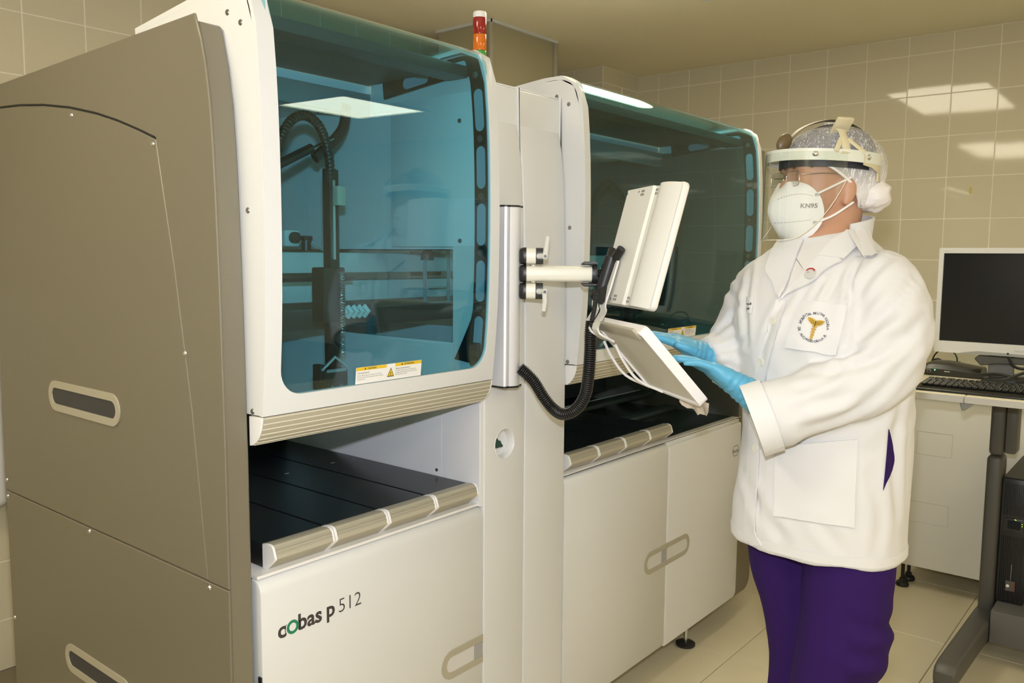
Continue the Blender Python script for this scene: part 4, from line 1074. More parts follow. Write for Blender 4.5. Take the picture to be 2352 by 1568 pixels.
# head frame
HC = Vector((.017, .032, 1.598)); HF = Vector((-.978, -.208, 0)).normalized(); HL = Vector((-HF.y, HF.x, 0)); HU = Vector((0, 0, 1))
def H(f, l, u): return HC + HF * f + HL * l + HU * u
HEAD = [(-.128, .060, .030, .022), (-.118, .078, -.005, .040), (-.098, .088, -.030, .052), (-.075, .091, -.045, .060), (-.045, .090, -.072, .066), (-.01, .089, -.088, .072),
        (.03, .090, -.097, .076), (.07, .083, -.096, .075), (.095, .064, -.082, .064), (.112, .038, -.056, .044), (.120, .012, -.03, .02)]
def head_rings(grow=0.0, lo=-1, hi=1, n=32):
    out = []
    for u, f, b, w in HEAD:
        if u < lo or u > hi: continue
        cf, hf_ = (f + b) / 2 if f > b else (f - abs(b)) / 2, (f - b) / 2
        cf = (f + b) / 2
        out.append(ring(H(cf, 0, u), HF, HL, hf_ + grow, w + grow, n, 2.3))
    return out
bd = MB()
rr = []
for u, f, b, w in HEAD: rr.append(ring(H((f + b) / 2, 0, u), HF, HL, (f - b) / 2, w, 32, 2.25))
bd.loft(rr)
bd.ball(H(.096, 0, -.022), .020, .014, .026, axes=(HF, HL, HU)); bd.ball(H(.088, 0, .002), .012, .010, .030, axes=(HF, HL, HU))      # nose
bd.ball(H(.080, .030, .026), .014, .026, .009, axes=(HF, HL, HU)); bd.ball(H(.080, -.030, .026), .014, .026, .009, axes=(HF, HL, HU))  # brows
bd.ball(H(.088, 0, -.065), .010, .024, .008, axes=(HF, HL, HU)); bd.ball(H(.087, 0, -.078), .010, .021, .007, axes=(HF, HL, HU))       # lips
for s in (1, -1):
    bd.ball(H(-.004, s * .079, -.022), .017, .011, .029, axes=((HF + HL * (-.35 * s)).normalized(), (HL + HF * .35 * s).normalized(), HU))
    bd.ball(H(.001, s * .079, -.046), .011, .010, .012, axes=(HF, HL, HU))
# neck, trunk, arms, legs (mostly inside the clothes)
limb(bd, [(.035, .045, 1.56, .070), (.018, .035, 1.50, .072), (.016, .022, 1.45, .080), (.018, .015, 1.40, .10)], 24)
bd.loft([ring((.015, .0, z), LV, FV, a, b, 28) for z, a, b in ((.86, .13, .10), (.95, .150, .12), (1.10, .15, .13), (1.25, .16, .12), (1.36, .165, .10), (1.41, .12, .085), (1.44, .08, .07))])
limb(bd, [(.075, -.085, 1.385, .052), (.10, -.135, 1.30, .046), (.085, -.150, 1.20, .042), (-.04, -.155, 1.15, .038), (-.12, -.142, 1.125, .030), (-.150, -.137, 1.118, .024)])
limb(bd, [(-.075, .105, 1.385, .052), (-.125, .12, 1.31, .046), (-.150, .11, 1.235, .040), (-.185, .085, 1.20, .028), (-.205, .08, 1.19, .022)])
for s, x, y in ((1, .036, -.098), (-1, -.010, .025)): limb(bd, [(x * .9, y * .9, .86, .062), (x, y, .60, .055), (x - .005, y, .48, .050), (x - .005, y + .01, .28, .046), (x - .005, y + .01, .075, .042), (x - .035, y - .03, .045, .038), (x - .08, y - .075, .030, .028)])
vs, ns, fs = remesh('body', bd, .0065, 4, .5)
smooth_obj('body', vs, fs, SKIN, PER)
# eyes behind spectacles
for s in (1, -1):
    e_ = MB(); e_.ball(H(.0695, s * .029, .004), .0108); ey = e_.build('eye', mat('eye_white', (.75, .72, .68), .2), PER, angle=180)
    MB().ball(H(.0787, s * .029, .004), .0032, .0055, .0055, axes=(HF, HL, HU)).build('iris', mat('iris_brown', (.03, .015, .008), .15), PER, angle=180)
for s in (1, -1):
    MB().tube(curve([H(.088, s * .016, .026), H(.083, s * .036, .031), H(.068, s * .055, .026)], 4), [.0022, .0026, .0030, .0030, .0030, .0026, .0022, .0016, .0012], 6, ry=.0045).build('eyebrow', HAIR, PER, angle=180)
# hair + net
hr = MB(); rows = []
for u, f, b, w in HEAD:
    if u < -.035: continue
    k = 1
    rows.append(ring(H((f * (.30 if u < .03 else .98) + b) / 2 - .002, 0, u + .003), HF, HL, (f * (.30 if u < .03 else .98) - b) / 2 + .003, w + .003, 32, 2.2))
hr.loft(rows); hr.build('hair', HAIR, PER, angle=180)
def net_material():
    m = bpy.data.materials.new('hair_net_fleece'); m.use_nodes = True
    nt = m.node_tree; p = nt.nodes['Principled BSDF']; out = nt.nodes['Material Output']
    p.inputs['Base Color'].default_value = (.82, .80, .80, 1); p.inputs['Roughness'].default_value = .7
    tr = nt.nodes.new('ShaderNodeBsdfTransparent'); mix = nt.nodes.new('ShaderNodeMixShader')
    tc = nt.nodes.new('ShaderNodeTexCoord'); mp = nt.nodes.new('ShaderNodeMapping'); mp.inputs['Scale'].default_value = (95, 95, 16)
    n1 = nt.nodes.new('ShaderNodeTexNoise'); n1.inputs['Scale'].default_value = 1.6; n1.inputs['Detail'].default_value = 5; n1.inputs['Distortion'].default_value = 2.4
    cr_ = nt.nodes.new('ShaderNodeValToRGB'); cr_.color_ramp.elements[0].position = .53; cr_.color_ramp.elements[1].position = .66
    cr_.color_ramp.elements[0].color = (.26, .26, .26, 1); cr_.color_ramp.elements[1].color = (.85, .85, .85, 1)
    n2 = nt.nodes.new('ShaderNodeTexNoise'); n2.inputs['Scale'].default_value = 420
    mu = nt.nodes.new('ShaderNodeMath'); mu.operation = 'MULTIPLY_ADD'; mu.inputs[1].default_value = .25; mu.inputs[2].default_value = -.12
    ad = nt.nodes.new('ShaderNodeMath'); ad.operation = 'ADD'; ad.use_clamp = True
    sx = nt.nodes.new('ShaderNodeSeparateXYZ'); lo = nt.nodes.new('ShaderNodeMapRange')
    lo.inputs['From Min'].default_value = .10; lo.inputs['From Max'].default_value = .03; lo.inputs['To Min'].default_value = 0; lo.inputs['To Max'].default_value = .55
    ad2 = nt.nodes.new('ShaderNodeMath'); ad2.operation = 'ADD'; ad2.use_clamp = True
    L = nt.links.new
    L(tc.outputs['Object'], mp.inputs['Vector']); L(mp.outputs[0], n1.inputs['Vector']); L(n1.outputs['Fac'], cr_.inputs['Fac'])
    L(tc.outputs['Object'], n2.inputs['Vector']); L(n2.outputs['Fac'], mu.inputs[0]); L(cr_.outputs['Color'], ad.inputs[0]); L(mu.outputs[0], ad.inputs[1])
    L(tc.outputs['Object'], sx.inputs[0]); L(sx.outputs['Z'], lo.inputs['Value']); L(ad.outputs[0], ad2.inputs[0]); L(lo.outputs[0], ad2.inputs[1])
    L(ad2.outputs[0], mix.inputs[0]); L(tr.outputs[0], mix.inputs[1]); L(p.outputs[0], mix.inputs[2]); L(mix.outputs[0], out.inputs[0])
    return m
NET = net_material()
cap = MB(); rows = []
def cap_low(a):
    """lower rim height of the cap round the head: a = 0 front, pi = nape"""
    c = (1 - cos(a)) / 2
    return .050 - .105 * min(1, c * 1.25) ** 1.4
NA = 64
for k in range(15):
    t = k / 14; row = []
    for j in range(NA):
        a = 2 * pi * j / NA; lo = cap_low(a); u = lo + (.128 - lo) * sin(t * pi / 2)
        f = interp([(h[0], h[1]) for h in HEAD], u); b = interp([(h[0], h[2]) for h in HEAD], u); w = interp([(h[0], h[3]) for h in HEAD], u)
        if u > .121: f, b, w = f * .3, b * .3 - .004, w * .3
        nape = max(0, -cos(a)); g = .010 + .012 * (1 - t) * nape + .020 * nape * nape * sin(pi * min(1, t * 1.8)) * (1 if t < .55 else 0)
        wr = .0035 * noise.noise(Vector((a * 3.2, t * 9, 1.3))) * (1 - t * .7) + .002 * noise.noise(Vector((a * 9, t * 5, 4)))
        g += wr
        cf, hf_ = (f + b) / 2, (f - b) / 2 + g
        row.append(H(cf + hf_ * cos(a), (w + g) * sin(a), u))
    rows.append(row)
cap.grid(rows, close_u=True); cap.build('hair_net', NET, PER, angle=180, recalc=False)
# gathered bun of fleece behind the ear
bn = MB(); bn.ball(H(-.080, .040, -.030), .044, .042, .038, 48, 30, (HF, HL, HU))
for v in bn.bm.verts: v.co += (v.co - H(-.080, .04, -.030)) * (.20 * noise.noise(Vector((v.co.x * 30, v.co.y * 30, v.co.z * 55))) + .07 * noise.noise(v.co * 110)) 
bn.build('net_bunch', mat('fleece_white', (.78, .74, .72), .75, bump=.3, bscale=220), PER, angle=180)
rmm = MB(); rm = []
for j in range(NA):
    a = 2 * pi * j / NA; u = cap_low(a); f = interp([(h[0], h[1]) for h in HEAD], u); b = interp([(h[0], h[2]) for h in HEAD], u); w = interp([(h[0], h[3]) for h in HEAD], u)
    rm.append(H((f + b) / 2 + ((f - b) / 2 + .012) * cos(a), (w + .012) * sin(a), u))
rmm.tube(rm, .0035, 8, closed=True); rmm.build('net_rim', MATS['fleece_white'], PER, angle=180)

# respirator mask
ridge = [(.100, -.004), (.118, -.022), (.134, -.042), (.139, -.062), (.134, -.084), (.118, -.106), (.092, -.127), (.070, -.136)]
edge = [(.090, .030, -.002), (.074, .052, -.012), (.060, .066, -.030), (.050, .072, -.054), (.048, .071, -.080), (.054, .064, -.102), (.064, .048, -.122), (.068, .026, -.134)]
rc = curve([(a, 0, b) for a, b in ridge], 4); ec = curve(edge, 4)
mk = MB(); rows = []; nrm = []
for i in range(len(rc)):
    row = []; 
    for j in range(-10, 11):
        t = abs(j) / 10; s = 1 if j >= 0 else -1
        p = rc[i].lerp(ec[i], t); bulge = .016 * sin(pi * t) * (1 - .4 * t); 
        wr = .0012 * noise.noise(Vector((p.x * 60, s * p.y * 60 + 3 * s, p.z * 60)))
        row.append(H(p.x + bulge * .75 + wr, s * (p.y + bulge * .55), p.z))
    rows.append(row)
for i in range(len(rows)):
    nr = []
    for j in range(21):
        du = rows[i][min(j + 1, 20)] - rows[i][max(j - 1, 0)]; dv = rows[min(i + 1, len(rows) - 1)][j] - rows[max(i - 1, 0)][j]
        n_ = du.cross(dv); n_ = n_.normalized() if n_.length > 1e-9 else HF
        nr.append(n_ if n_.dot(rows[i][j] - H(0, 0, -.06)) < 0 else -n_)
    nrm.append(nr)
mk.sheet(rows, nrm, .0015)
mask = mk.build('face_mask', mat('mask_white', (.80, .785, .77), .8, bump=.08, bscale=500), PER, angle=60)
mask_tree = BVHTree.FromPolygons([p for r in rows for p in r], [(i * 21 + j, i * 21 + j + 1, (i + 1) * 21 + j + 1, (i + 1) * 21 + j) for i in range(len(rows) - 1) for j in range(20)])
def on_mask(f, u, off=.0012):
    """point on the near cheek of the mask at forward f, height u"""
    h, n_, _, _ = mask_tree.ray_cast(H(f, .3, u), -HL)
    if h is None: h, n_, _, _ = mask_tree.find_nearest(H(f, .06, u))
    if n_.dot(HL) < 0: n_ = -n_
    return h + n_ * off
pm = MB(); put_text(pm, 'KN95', .0130, lambda x, y: on_mask(.092 - x, -.060 + y), bold=.0003)
pm.build('mask_print', mat('print_mid_grey', (.24, .23, .22), .6), PER, smooth=False, recalc=False)
st = MB()
for u0, du in ((-.034, -.0005), (-.092, -.0002)):
    for k in range(15):
        f = .126 - .0038 * k; uu = u0 + .0004 * k - .00012 * (k - 7) ** 2 * (1 if u0 > -.05 else -.2)
        a, b = on_mask(f, uu, .0007), on_mask(f - .0019, uu, .0007); st.tube([a, b], .0005, 5)
for u0 in (-.033, -.091):
    for a_ in range(3):
        for b_ in range(3): st.tube([on_mask(.066 - .0025 * a_, u0 - .002 + .0022 * b_, .0004), on_mask(.0645 - .0025 * a_, u0 - .002 + .0022 * b_, .0004)], .0006, 4)
st.build('mask_stitching', mat('stitch_grey', (.20, .19, .18), .7), PER, smooth=False)['kind'] = 'stuff'
for p in ([(.062, .069, -.030), (.036, .079, -.016), (-.004, .0845, .004)], [(.054, .069, -.088), (.026, .078, -.074), (-.012, .0845, -.048)]):
    MB().tube(curve([H(*q) for q in p], 6), .0024, 6, ry=.0016).build('ear_loop', mat('strap_white', (.80, .78, .75), .7), PER)
# spectacles
gl = MB()
for s in (1, -1):
    c_ = [H(.101 - .10 * a * a, s * (.032 + a), .004 + b) for a, b in rrect(-.026, .026, -.017, .015, .010, 5)]
    gl.tube(c_, .0007, 6, closed=True)
    gl.tube([H(.095, s * .058, .010), H(.060, s * .076, .012), H(0, s * .081, .012), H(-.02, s * .081, .004)], [.0010, .0012, .0014, .0012], 6)
gl.tube([H(.1005, .007, .006), H(.104, 0, .008), H(.1005, -.007, .006)], .0012, 6)
gs_ = gl.build('spectacles', mat('frame_grey', (.30, .26, .21), .3, .7), PER)
for s in (1, -1):
    m = MB(); P_ = [[H(.1012 - .10 * a * a, s * (.032 + a), .004 + b) for a in (-.024, -.012, 0, .012, .024)] for b in (-.015, 0, .013)]
    m.sheet(P_, [[HF] * 5] * 3, .001); m.build('lens', LENS, gs_)
# face shield
CREAM = mat('headgear_cream', (.62, .55, .36), .4); CREAMW = mat('band_pearl', (.68, .69, .60), .25)
sh = MB(); rows = []; nr = []
def band_pt(a, u, g=0.0): return H(.008 + (.124 if cos(a) > 0 else .122) * cos(a) * (1 + g), (.102 + g * .1) * sin(a), u - .012 + .006 * cos(a))
NB_ = 60
for k in range(5):
    rows.append([band_pt(2 * pi * j / NB_, .046 + .024 * k / 4) for j in range(NB_ + 1)]); nr.append([(HF * cos(2 * pi * j / NB_) + HL * sin(2 * pi * j / NB_)).normalized() for j in range(NB_ + 1)])
sh.sheet(rows, nr, .0035); shd = sh.build('shield_headband', CREAMW, PER, angle=50)
# inner sweat band in dark blue-black
ib = MB(); rows = []; nr = []
for k in range(3):
    rows.append([H(-.002 + .104 * cos(2 * pi * j / NB_), .0885 * sin(2 * pi * j / NB_), .022 + .036 * k / 2 + .006 * cos(2 * pi * j / NB_)) for j in range(NB_ + 1)]); nr.append([(HF * cos(2 * pi * j / NB_) + HL * sin(2 * pi * j / NB_)).normalized() for j in range(NB_ + 1)])
ib.sheet(rows, nr, .003); ib.build('sweat_band', mat('band_dark', (.02, .022, .03), .5), shd, angle=50)
cs = MB(); pts = curve([H(.106, 0, .055), H(.092, 0, .090), H(.058, 0, .118), H(.0, 0, .1335), H(-.060, 0, .122), H(-.100, 0, .090), H(-.116, 0, .042)], 6)
cs.tube(pts, .0125, 8, ry=.0022, up=HL); cs.build('crown_strap', mat('strap_olive', (.16, .125, .06), .45), shd)
ss = MB(); pts = curve([H(.020, .104, .050), H(.022, .094, .080), H(.018, .072, .106), H(.006, .038, .126), H(0, 0, .135)], 6)
ss.tube(pts[:12], [.009 + .005 * (1 if i in (0, 1, 11) else 0) for i in range(12)], 8, ry=.002, up=HF)
for s in (-1, 1): ss.tube(curve([H(.020 + s * .008, .092, .082), H(.018 + s * .020, .099, .068), H(.012 + s * .034, .103, .054)], 4), .0055, 8, ry=.002, up=HF)
ss.build('side_strap', CREAM, shd)
bk_ = MB(); Mx = Matrix((HF, (HL * .72 + HU * .69).normalized(), (HU * .72 - HL * .69).normalized())).transposed().to_4x4(); Mx.translation = H(.014, .0665, .106)
bk_.box(-.019, .019, -.027, .027, -.003, .006, .003, M=Mx); b_ = bk_.build('adjuster_block', CREAM, shd)
hl_ = MB()
for a in (-.004, .004):
    for b in (-.012, -.002): hl_.box(a - .0018, a + .0018, b - .0012, b + .0012, .0055, .0064, M=Mx)
hl_.build('strap_hole', BLACKM, shd, smooth=False)['kind'] = 'stuff'
jn = MB(); jn.ball(H(.112, .010, .080), .016, .010, .022, axes=((HF + HU * .6).normalized(), HL, (HU - HF * .6).normalized())); jn.build('front_catch', mat('catch_brown', (.12, .08, .035), .4), shd)
for a in (.95, -.95, 1.9): 
    m = MB(); c_ = band_pt(a, .058); n_ = (HF * cos(a) + HL * sin(a)).normalized(); m.lathe([(.0062, .0032), (.0062, .0052), (.004, .0068), (.001, .0072)], c_, n_, 14); m.build('stud', CHROME, shd)
bl = MB(); rows = []; nr = []
for k in range(3): rows.append([band_pt(2.25 + 1.8 * j / 8, .045 - .035 * k / 2 + .002, -.01) for j in range(9)]); nr.append([(HF * cos(2.25 + 1.8 * j / 8) + HL * sin(2.25 + 1.8 * j / 8)).normalized() for j in range(9)])
bl.sheet(rows, nr, .003); bl.build('nape_band', CREAM, shd)
fb = MB(); rows = []; nr = []
for k in range(2): rows.append([H(.008 - .122 * sin((j / 6 - .02) * 1.25 + .25), .102 * cos((j / 6) * 1.25 + .25) + .002, .050 - .070 * (j / 6) ** 1.6 - (.022 if k else 0)) for j in range(7)]); nr.append([HL] * 7)
fb.sheet(rows, nr, .0025); fb.build('rear_arm', CREAM, shd)
vz = MB(); rows = []; nr = []
for k in range(13):
    t = k / 12; row = []; rn = []
    for j in range(33):
        a = (j - 16) / 16; ang = a * 1.47
        low = -.128 + .125 * max(0, abs(a) - .30) ** 2.2 / (.70 ** 2.2)
        u = .064 + (low - .064) * t; r = 1 + .02 * t
        row.append(H(.008 + .1285 * cos(ang) * r, .1065 * sin(ang) * (1 + .02 * t), u - .012 * (1 - t) + .006 * cos(ang) * (1 - t))); rn.append((HF * cos(ang) + HL * sin(ang)).normalized())
    rows.append(row); nr.append(rn)
vz.sheet(rows, nr, .0008); vz.build('visor', CLEAR, shd, angle=60)
er = MB(); er.tube(rows[-1], .0009, 6); er.build('visor_rim', mat('rim_clear', (.75, .72, .60), .3), shd)

# ---- lab coat ----
ct = MB()
TORSO = [(.792, .010, -.012, .190, .140), (.82, .010, -.012, .190, .142), (.88, .012, -.010, .188, .145), (.95, .019, -.010, .185, .144), (1.04, .024, -.009, .183, .144), (1.12, .022, -.009, .182, .146), (1.20, .013, -.006, .184, .149),
         (1.28, .010, -.002, .193, .155), (1.34, .012, .004, .195, .138), (1.385, .014, .010, .190, .120), (1.415, .014, .014, .165, .108), (1.445, .016, .020, .125, .096), (1.475, .022, .028, .090, .085), (1.495, .030, .036, .074, .076)]
ct.loft([ring((x, y, z), LV, FV, a, b, 48, 2.25) for z, x, y, a, b in TORSO])
limb(ct, [(.060, -.070, 1.395, .066), (.086, -.108, 1.365, .082), (.099, -.140, 1.300, .082), (.084, -.156, 1.242, .080), (.050, -.166, 1.190, .073), (-.020, -.164, 1.162, .066), (-.090, -.155, 1.132, .066), (-.150, -.145, 1.108, .070), (-.172, -.141, 1.100, .0715)], 28)
limb(ct, [(-.055, .090, 1.390, .066), (-.085, .118, 1.355, .072), (-.112, .125, 1.300, .070), (-.142, .115, 1.240, .068), (-.172, .096, 1.205, .064), (-.215, .080, 1.186, .060)], 28)
vs, ns, fs = remesh('coat', ct, .0068, 4, .5)
def fold(p):
    """cloth folds: soft undulation plus directed creases at the elbow, armpit and belly"""
    d = .0040 * noise.noise(Vector((p.x * 9, p.y * 9, p.z * 5)))
    d += .0022 * noise.noise(Vector((p.x * 22 + 5, p.y * 22, p.z * 12)))
    if p.y < -.07 and p.z > 1.02 and p.z < 1.42:
        q = Vector((p.x - .09, p.y + .14, p.z - 1.215)); r = q.length
        if r < .20: d += .0065 * sin((q.z * .8 - q.x * .55) * 120 + 3 * noise.noise(p * 12)) * max(0, 1 - r / .20) ** 1.3
        if p.x < 0: d += .0030 * sin((p.z * 1.0 + p.x * .35) * 75 + 4 * noise.noise(p * 10)) * min(1, -p.x * 8)
    if p.y > .04 and p.x < -.06 and 1.12 < p.z < 1.40: d += .0035 * sin((p.z * .9 + p.x * .9) * 95 + 6 * noise.noise(p * 14)) * (.4 + noise.noise(p * 9 + Vector((3, 0, 0))))
    w = p - Vector((-.02, -.10, 1.33)); 
    if w.length < .11: d += .0045 * sin((w.x * 1.0 - w.z * .35) * 130 + 2 * noise.noise(p * 15)) * (1 - w.length / .11)
    if p.z < 1.0: d += .0022 * sin(math.atan2(p.y, p.x) * 9 + p.z * 7) * min(1, (1.0 - p.z) * 4)
    return d
CREASES = [
    ([(-0.0563, 1.4379), (-0.0704, 1.3954), (-0.074, 1.3566), (-0.0749, 1.2786)], 0.006, 0.006),
    ([(0.0252, 1.4577), (-0.0302, 1.4111), (-0.0678, 1.3567)], 0.009, 0.005),
    ([(0.0441, 1.3963), (-0.0177, 1.3182), (-0.0765, 1.2471)], 0.011, 0.006),
    ([(0.0631, 1.3344), (0.0082, 1.2714), (-0.0758, 1.2314), (-0.1458, 1.2213)], 0.01, 0.006),
    ([(0.0147, 1.295), (-0.0615, 1.2591), (-0.1234, 1.2468)], 0.008, 0.005),
    ([(0.0472, 1.2717), (-0.0037, 1.2003), (-0.0642, 1.1521), (-0.1416, 1.1235)], 0.011, 0.006),
    ([(-0.0423, 1.1881), (-0.1201, 1.1716), (-0.1976, 1.1431)], 0.01, 0.004),
    ([(-0.1649, 1.3946), (-0.2083, 1.3167), (-0.229, 1.2459)], 0.009, 0.004),
    ([(-0.1219, 1.3873), (-0.1419, 1.3483)], 0.007, 0.004),
    ([(-0.0882, 1.4107), (-0.1131, 1.3641), (-0.1283, 1.3562)], 0.006, 0.003),
    ([(-0.2508, 1.4171), (-0.2584, 1.3474), (-0.2528, 1.2772)], 0.009, 0.006),
    ([(-0.2677, 1.3474), (-0.2914, 1.3121), (-0.3126, 1.2924)], 0.008, 0.005),
    ([(-0.2538, 1.285), (-0.2806, 1.2691), (-0.3117, 1.265)], 0.008, 0.005),
    ([(-0.2636, 1.2299), (-0.2952, 1.2375), (-0.3223, 1.2294)], 0.007, 0.004),
    ([(0.0294, 1.1688), (0.0227, 1.0726), (0.0323, 0.9671)], 0.012, 0.005),
    ([(-0.0191, 1.0399), (0.0005, 0.9669), (-0.0033, 0.8847)], 0.012, 0.004),
    ([(-0.2532, 1.0462), (-0.2145, 0.9652), (-0.1727, 0.9163)], 0.013, 0.005),
    ([(-0.1103, 0.9496), (-0.0681, 0.9007)], 0.012, 0.003),
    ([(-0.0769, 1.255), (-0.1025, 1.2154), (-0.1838, 1.1909)], 0.009, 0.003),
]
# long creases: polylines drawn on the cloth, pressed in with a soft ridge beside them
t0_ = BVHTree.FromPolygons(vs, fs); EYE = Vector((-.67418, -1.84962, 1.43)); CR = []
for pts, w_, d_ in CREASES:
    q = []
    for p2 in curve([Vector((a, -.35, b)) for a, b in pts], 8):
        h, n_, i_, dd_ = t0_.ray_cast(EYE, (p2 - EYE).normalized())
        if h is not None: q.append(h)
    if len(q) > 3: CR.append((q, w_, d_, sum(q, Vector()) / len(q), max((a - q[len(q) // 2]).length for a in q) + .05))
def crease(p):
    s = 0
    for q, w_, d_, c_, R in CR:
        if (p - q[len(q) // 2]).length > R: continue
        m_, k_ = min(((p - a).length_squared, i) for i, a in enumerate(q)); m_ = sqrt(m_)
        if m_ > w_ * 4.5: continue
        e_ = sin(pi * (k_ + 1.5) / (len(q) + 2)) ** .6
        s += e_ * d_ * (-1.0 * math.exp(-(m_ / w_) ** 2) + .75 * math.exp(-((m_ - 2.1 * w_) / w_) ** 2))
    return s
def damp(p): return 1 if not (p.y < -.06 and p.z < 1.2 and p.x < -.10) else max(.08, min(1, 1 - (-.10 - p.x) / .04))
vs = [v + n * ((fold(v) + crease(v)) * damp(v)) for v, n in zip(vs, ns)]
coat = smooth_obj('lab_coat', vs, fs, COAT, PER)
tree = BVHTree.FromPolygons(vs, fs)
def on_coat(x, z, off=.002, deep=False):
    """where a point of the plane y = -0.35 in front of the chest lands on the coat"""
    p = Vector((x, -.35, z)); h, n_, i, d = tree.ray_cast(EYE, (p - EYE).normalized())
    if deep and h is not None:            # go on to the last outer surface facing us (the trunk behind the sleeve)
        dr_ = (p - EYE).normalized(); o_ = h
        for _ in range(6):
            h2, n2, i2, d2 = tree.ray_cast(o_ + dr_ * .002, dr_)
            if h2 is None: break
            if n2.dot(dr_) < 0: h, n_ = h2, n2
            o_ = h2
    if h is None: h, n_, i, d = tree.find_nearest(p + (p - EYE).normalized() * .2)
    if n_.dot(p - EYE) > 0: n_ = -n_
    return h + n_ * off, n_
def patch(name, quad, m, off=.0012, th=.0022, nu=10, nv=10, parent=coat):
    a, b, c, d = quad; P_ = []; N_ = []
    for i in range(nv + 1):
        v = i / nv; r = []; rn = []
        for j in range(nu + 1):
            u = j / nu
            x = (a[0] * (1 - u) + b[0] * u) * (1 - v) + (d[0] * (1 - u) + c[0] * u) * v; z = (a[1] * (1 - u) + b[1] * u) * (1 - v) + (d[1] * (1 - u) + c[1] * u) * v
            p, n_ = on_coat(x, z, off); r.append(p); rn.append(n_)
        P_.append(r); N_.append(rn)
    mb = MB(); mb.sheet(P_, N_, th); return mb.build(name, m, parent, angle=50)
def ribbon(name, left, right_, m, off=.002, th=.004, parent=coat, k=4, nw=5, deep=False):
    L_ = curve([Vector((a, 0, b)) for a, b in left], k); R_ = curve([Vector((a, 0, b)) for a, b in right_], k); n = min(len(L_), len(R_)); P_ = []; N_ = []
    for i in range(n):
        r = []; rn = []
        for j in range(nw + 1):
            q = L_[i].lerp(R_[i], j / nw); p, n_ = on_coat(q.x, q.z, off, deep); r.append(p); rn.append(n_)
        P_.append(r); N_.append(rn)
    mb = MB(); mb.sheet(P_, N_, th); return mb.build(name, m, parent, angle=50)
CO2 = mat('coat_cotton_double', (.69, .68, .68), .85, sheen=.1, bump=.05, bscale=1500)
# shirt showing in the neckline
ribbon('shirt_front', [(-.1596, 1.456), (-.1646, 1.4407), (-.1715, 1.4231), (-.1783, 1.4007), (-.1849, 1.374)], [(-.098, 1.464), (-.110, 1.4527), (-.1317, 1.4319), (-.1565, 1.3993), (-.1849, 1.3715)], SHIRT, .0008, .0015, PER)
ribbon('collar', [(-.058, 1.520), (-.086, 1.4774), (-.1098, 1.4597), (-.1317, 1.4334)], [(-.034, 1.507), (-.0524, 1.4685), (-.069, 1.4454), (-.0866, 1.4269)], CO2, .004, .0045)
ribbon('lapel', [(-.1200, 1.449), (-.1317, 1.4334), (-.1574, 1.4009), (-.1848, 1.3713), (-.1985, 1.3550)], [(-.090, 1.424), (-.1168, 1.4105), (-.1383, 1.3887), (-.1815, 1.3667), (-.1982, 1.3540)], CO2, .003, .004)
ribbon('lapel', [(-.1585, 1.4624), (-.1668, 1.4408), (-.1722, 1.4231), (-.179, 1.4007), (-.1852, 1.3813), (-.1967, 1.3596)], [(-.1949, 1.4667), (-.2066, 1.452), (-.2151, 1.4328), (-.2219, 1.4081), (-.2119, 1.3904), (-.2016, 1.365)], CO2, .003, .004)
# standing collar round the neck
sc2 = MB(); rows = []; nr = []
for k in range(4):
    t = k / 3; row = []; rn = []
    for j in range(25):
        a = (j - 12) / 12 * 2.25
        d_ = (-FV) * cos(a) + LV * sin(a)
        row.append(Vector((.032, .038, 1.485)) + d_ * (.082 + .004 * t) + ZV * (.048 * t * (1 - .35 * abs(a) / 2.25) - .012 * (abs(a) / 2.25) ** 2)); rn.append(d_)
    rows.append(row); nr.append(rn)
sc2.sheet(rows, nr, .005); sc2.build('collar_stand', CO2, coat, angle=60)
pl = [(-.1989, 1.3557), (-.2086, 1.3245), (-.2208, 1.2774), (-.2307, 1.2301), (-.2365, 1.1746), (-.2381, 1.1107), (-.2392, 1.0301), (-.241, .9486), (-.2380, .926), (-.2270, .9065)]
ribbon('front_placket', [(a - .003, b) for a, b in pl], [(a + .016, b) for a, b in pl], CO2, .0016, .0034, deep=True)
ribbon('pocket', [(-.1578, 1.356), (-.1710, 1.313), (-.1839, 1.2722)], [(-.0798, 1.3473), (-.0855, 1.302), (-.0911, 1.258)], CO2, .0018, .0036, nw=10)
ribbon('pocket', [(-.1916, 1.0925), (-.1914, 1.026), (-.1913, .9621)], [(-.0469, 1.1058), (-.0457, 1.022), (-.0445, .9411)], CO2, .0020, .0040, nw=12, k=8, deep=True)
ribbon('vent_opening', [(.0081, 1.1247), (.0075, 1.0966), (.0065, 1.0644), (.0045, 1.0117)], [(.0086, 1.1247), (.0185, 1.0866), (.0210, 1.0600), (.0050, 1.0117)], PURP, .0010, .0012)
ribbon('name_tag', [(-.2566, 1.3614), (-.2572, 1.3358)], [(-.2433, 1.360), (-.2454, 1.3304)], CO2, .0012, .0015)
for x, z in ((-.2053, 1.319), (-.2235, 1.2452), (-.2278, 1.0875)):
    p, n_ = on_coat(x, z, .0052, True); MB().lathe([(.0085, 0), (.009, .001), (.0085, .0022), (.0065, .0020), (.0, .0016)], p, n_, 18).build('button', mat('button_cream', (.76, .73, .64), .3), coat)
p, n_ = on_coat(-.1419, 1.401, .0078)
pn = MB(); pn.lathe([(.0125, 0), (.013, .0015), (.012, .003), (.0, .0038)], p, n_, 22); pin = pn.build('badge_pin', mat('pin_grey', (.55, .55, .52), .25), coat)
t1 = n_.cross(ZV).normalized(); t2 = n_.cross(t1).normalized()
if t2.z < 0: t2 = -t2; 
r_ = MB()
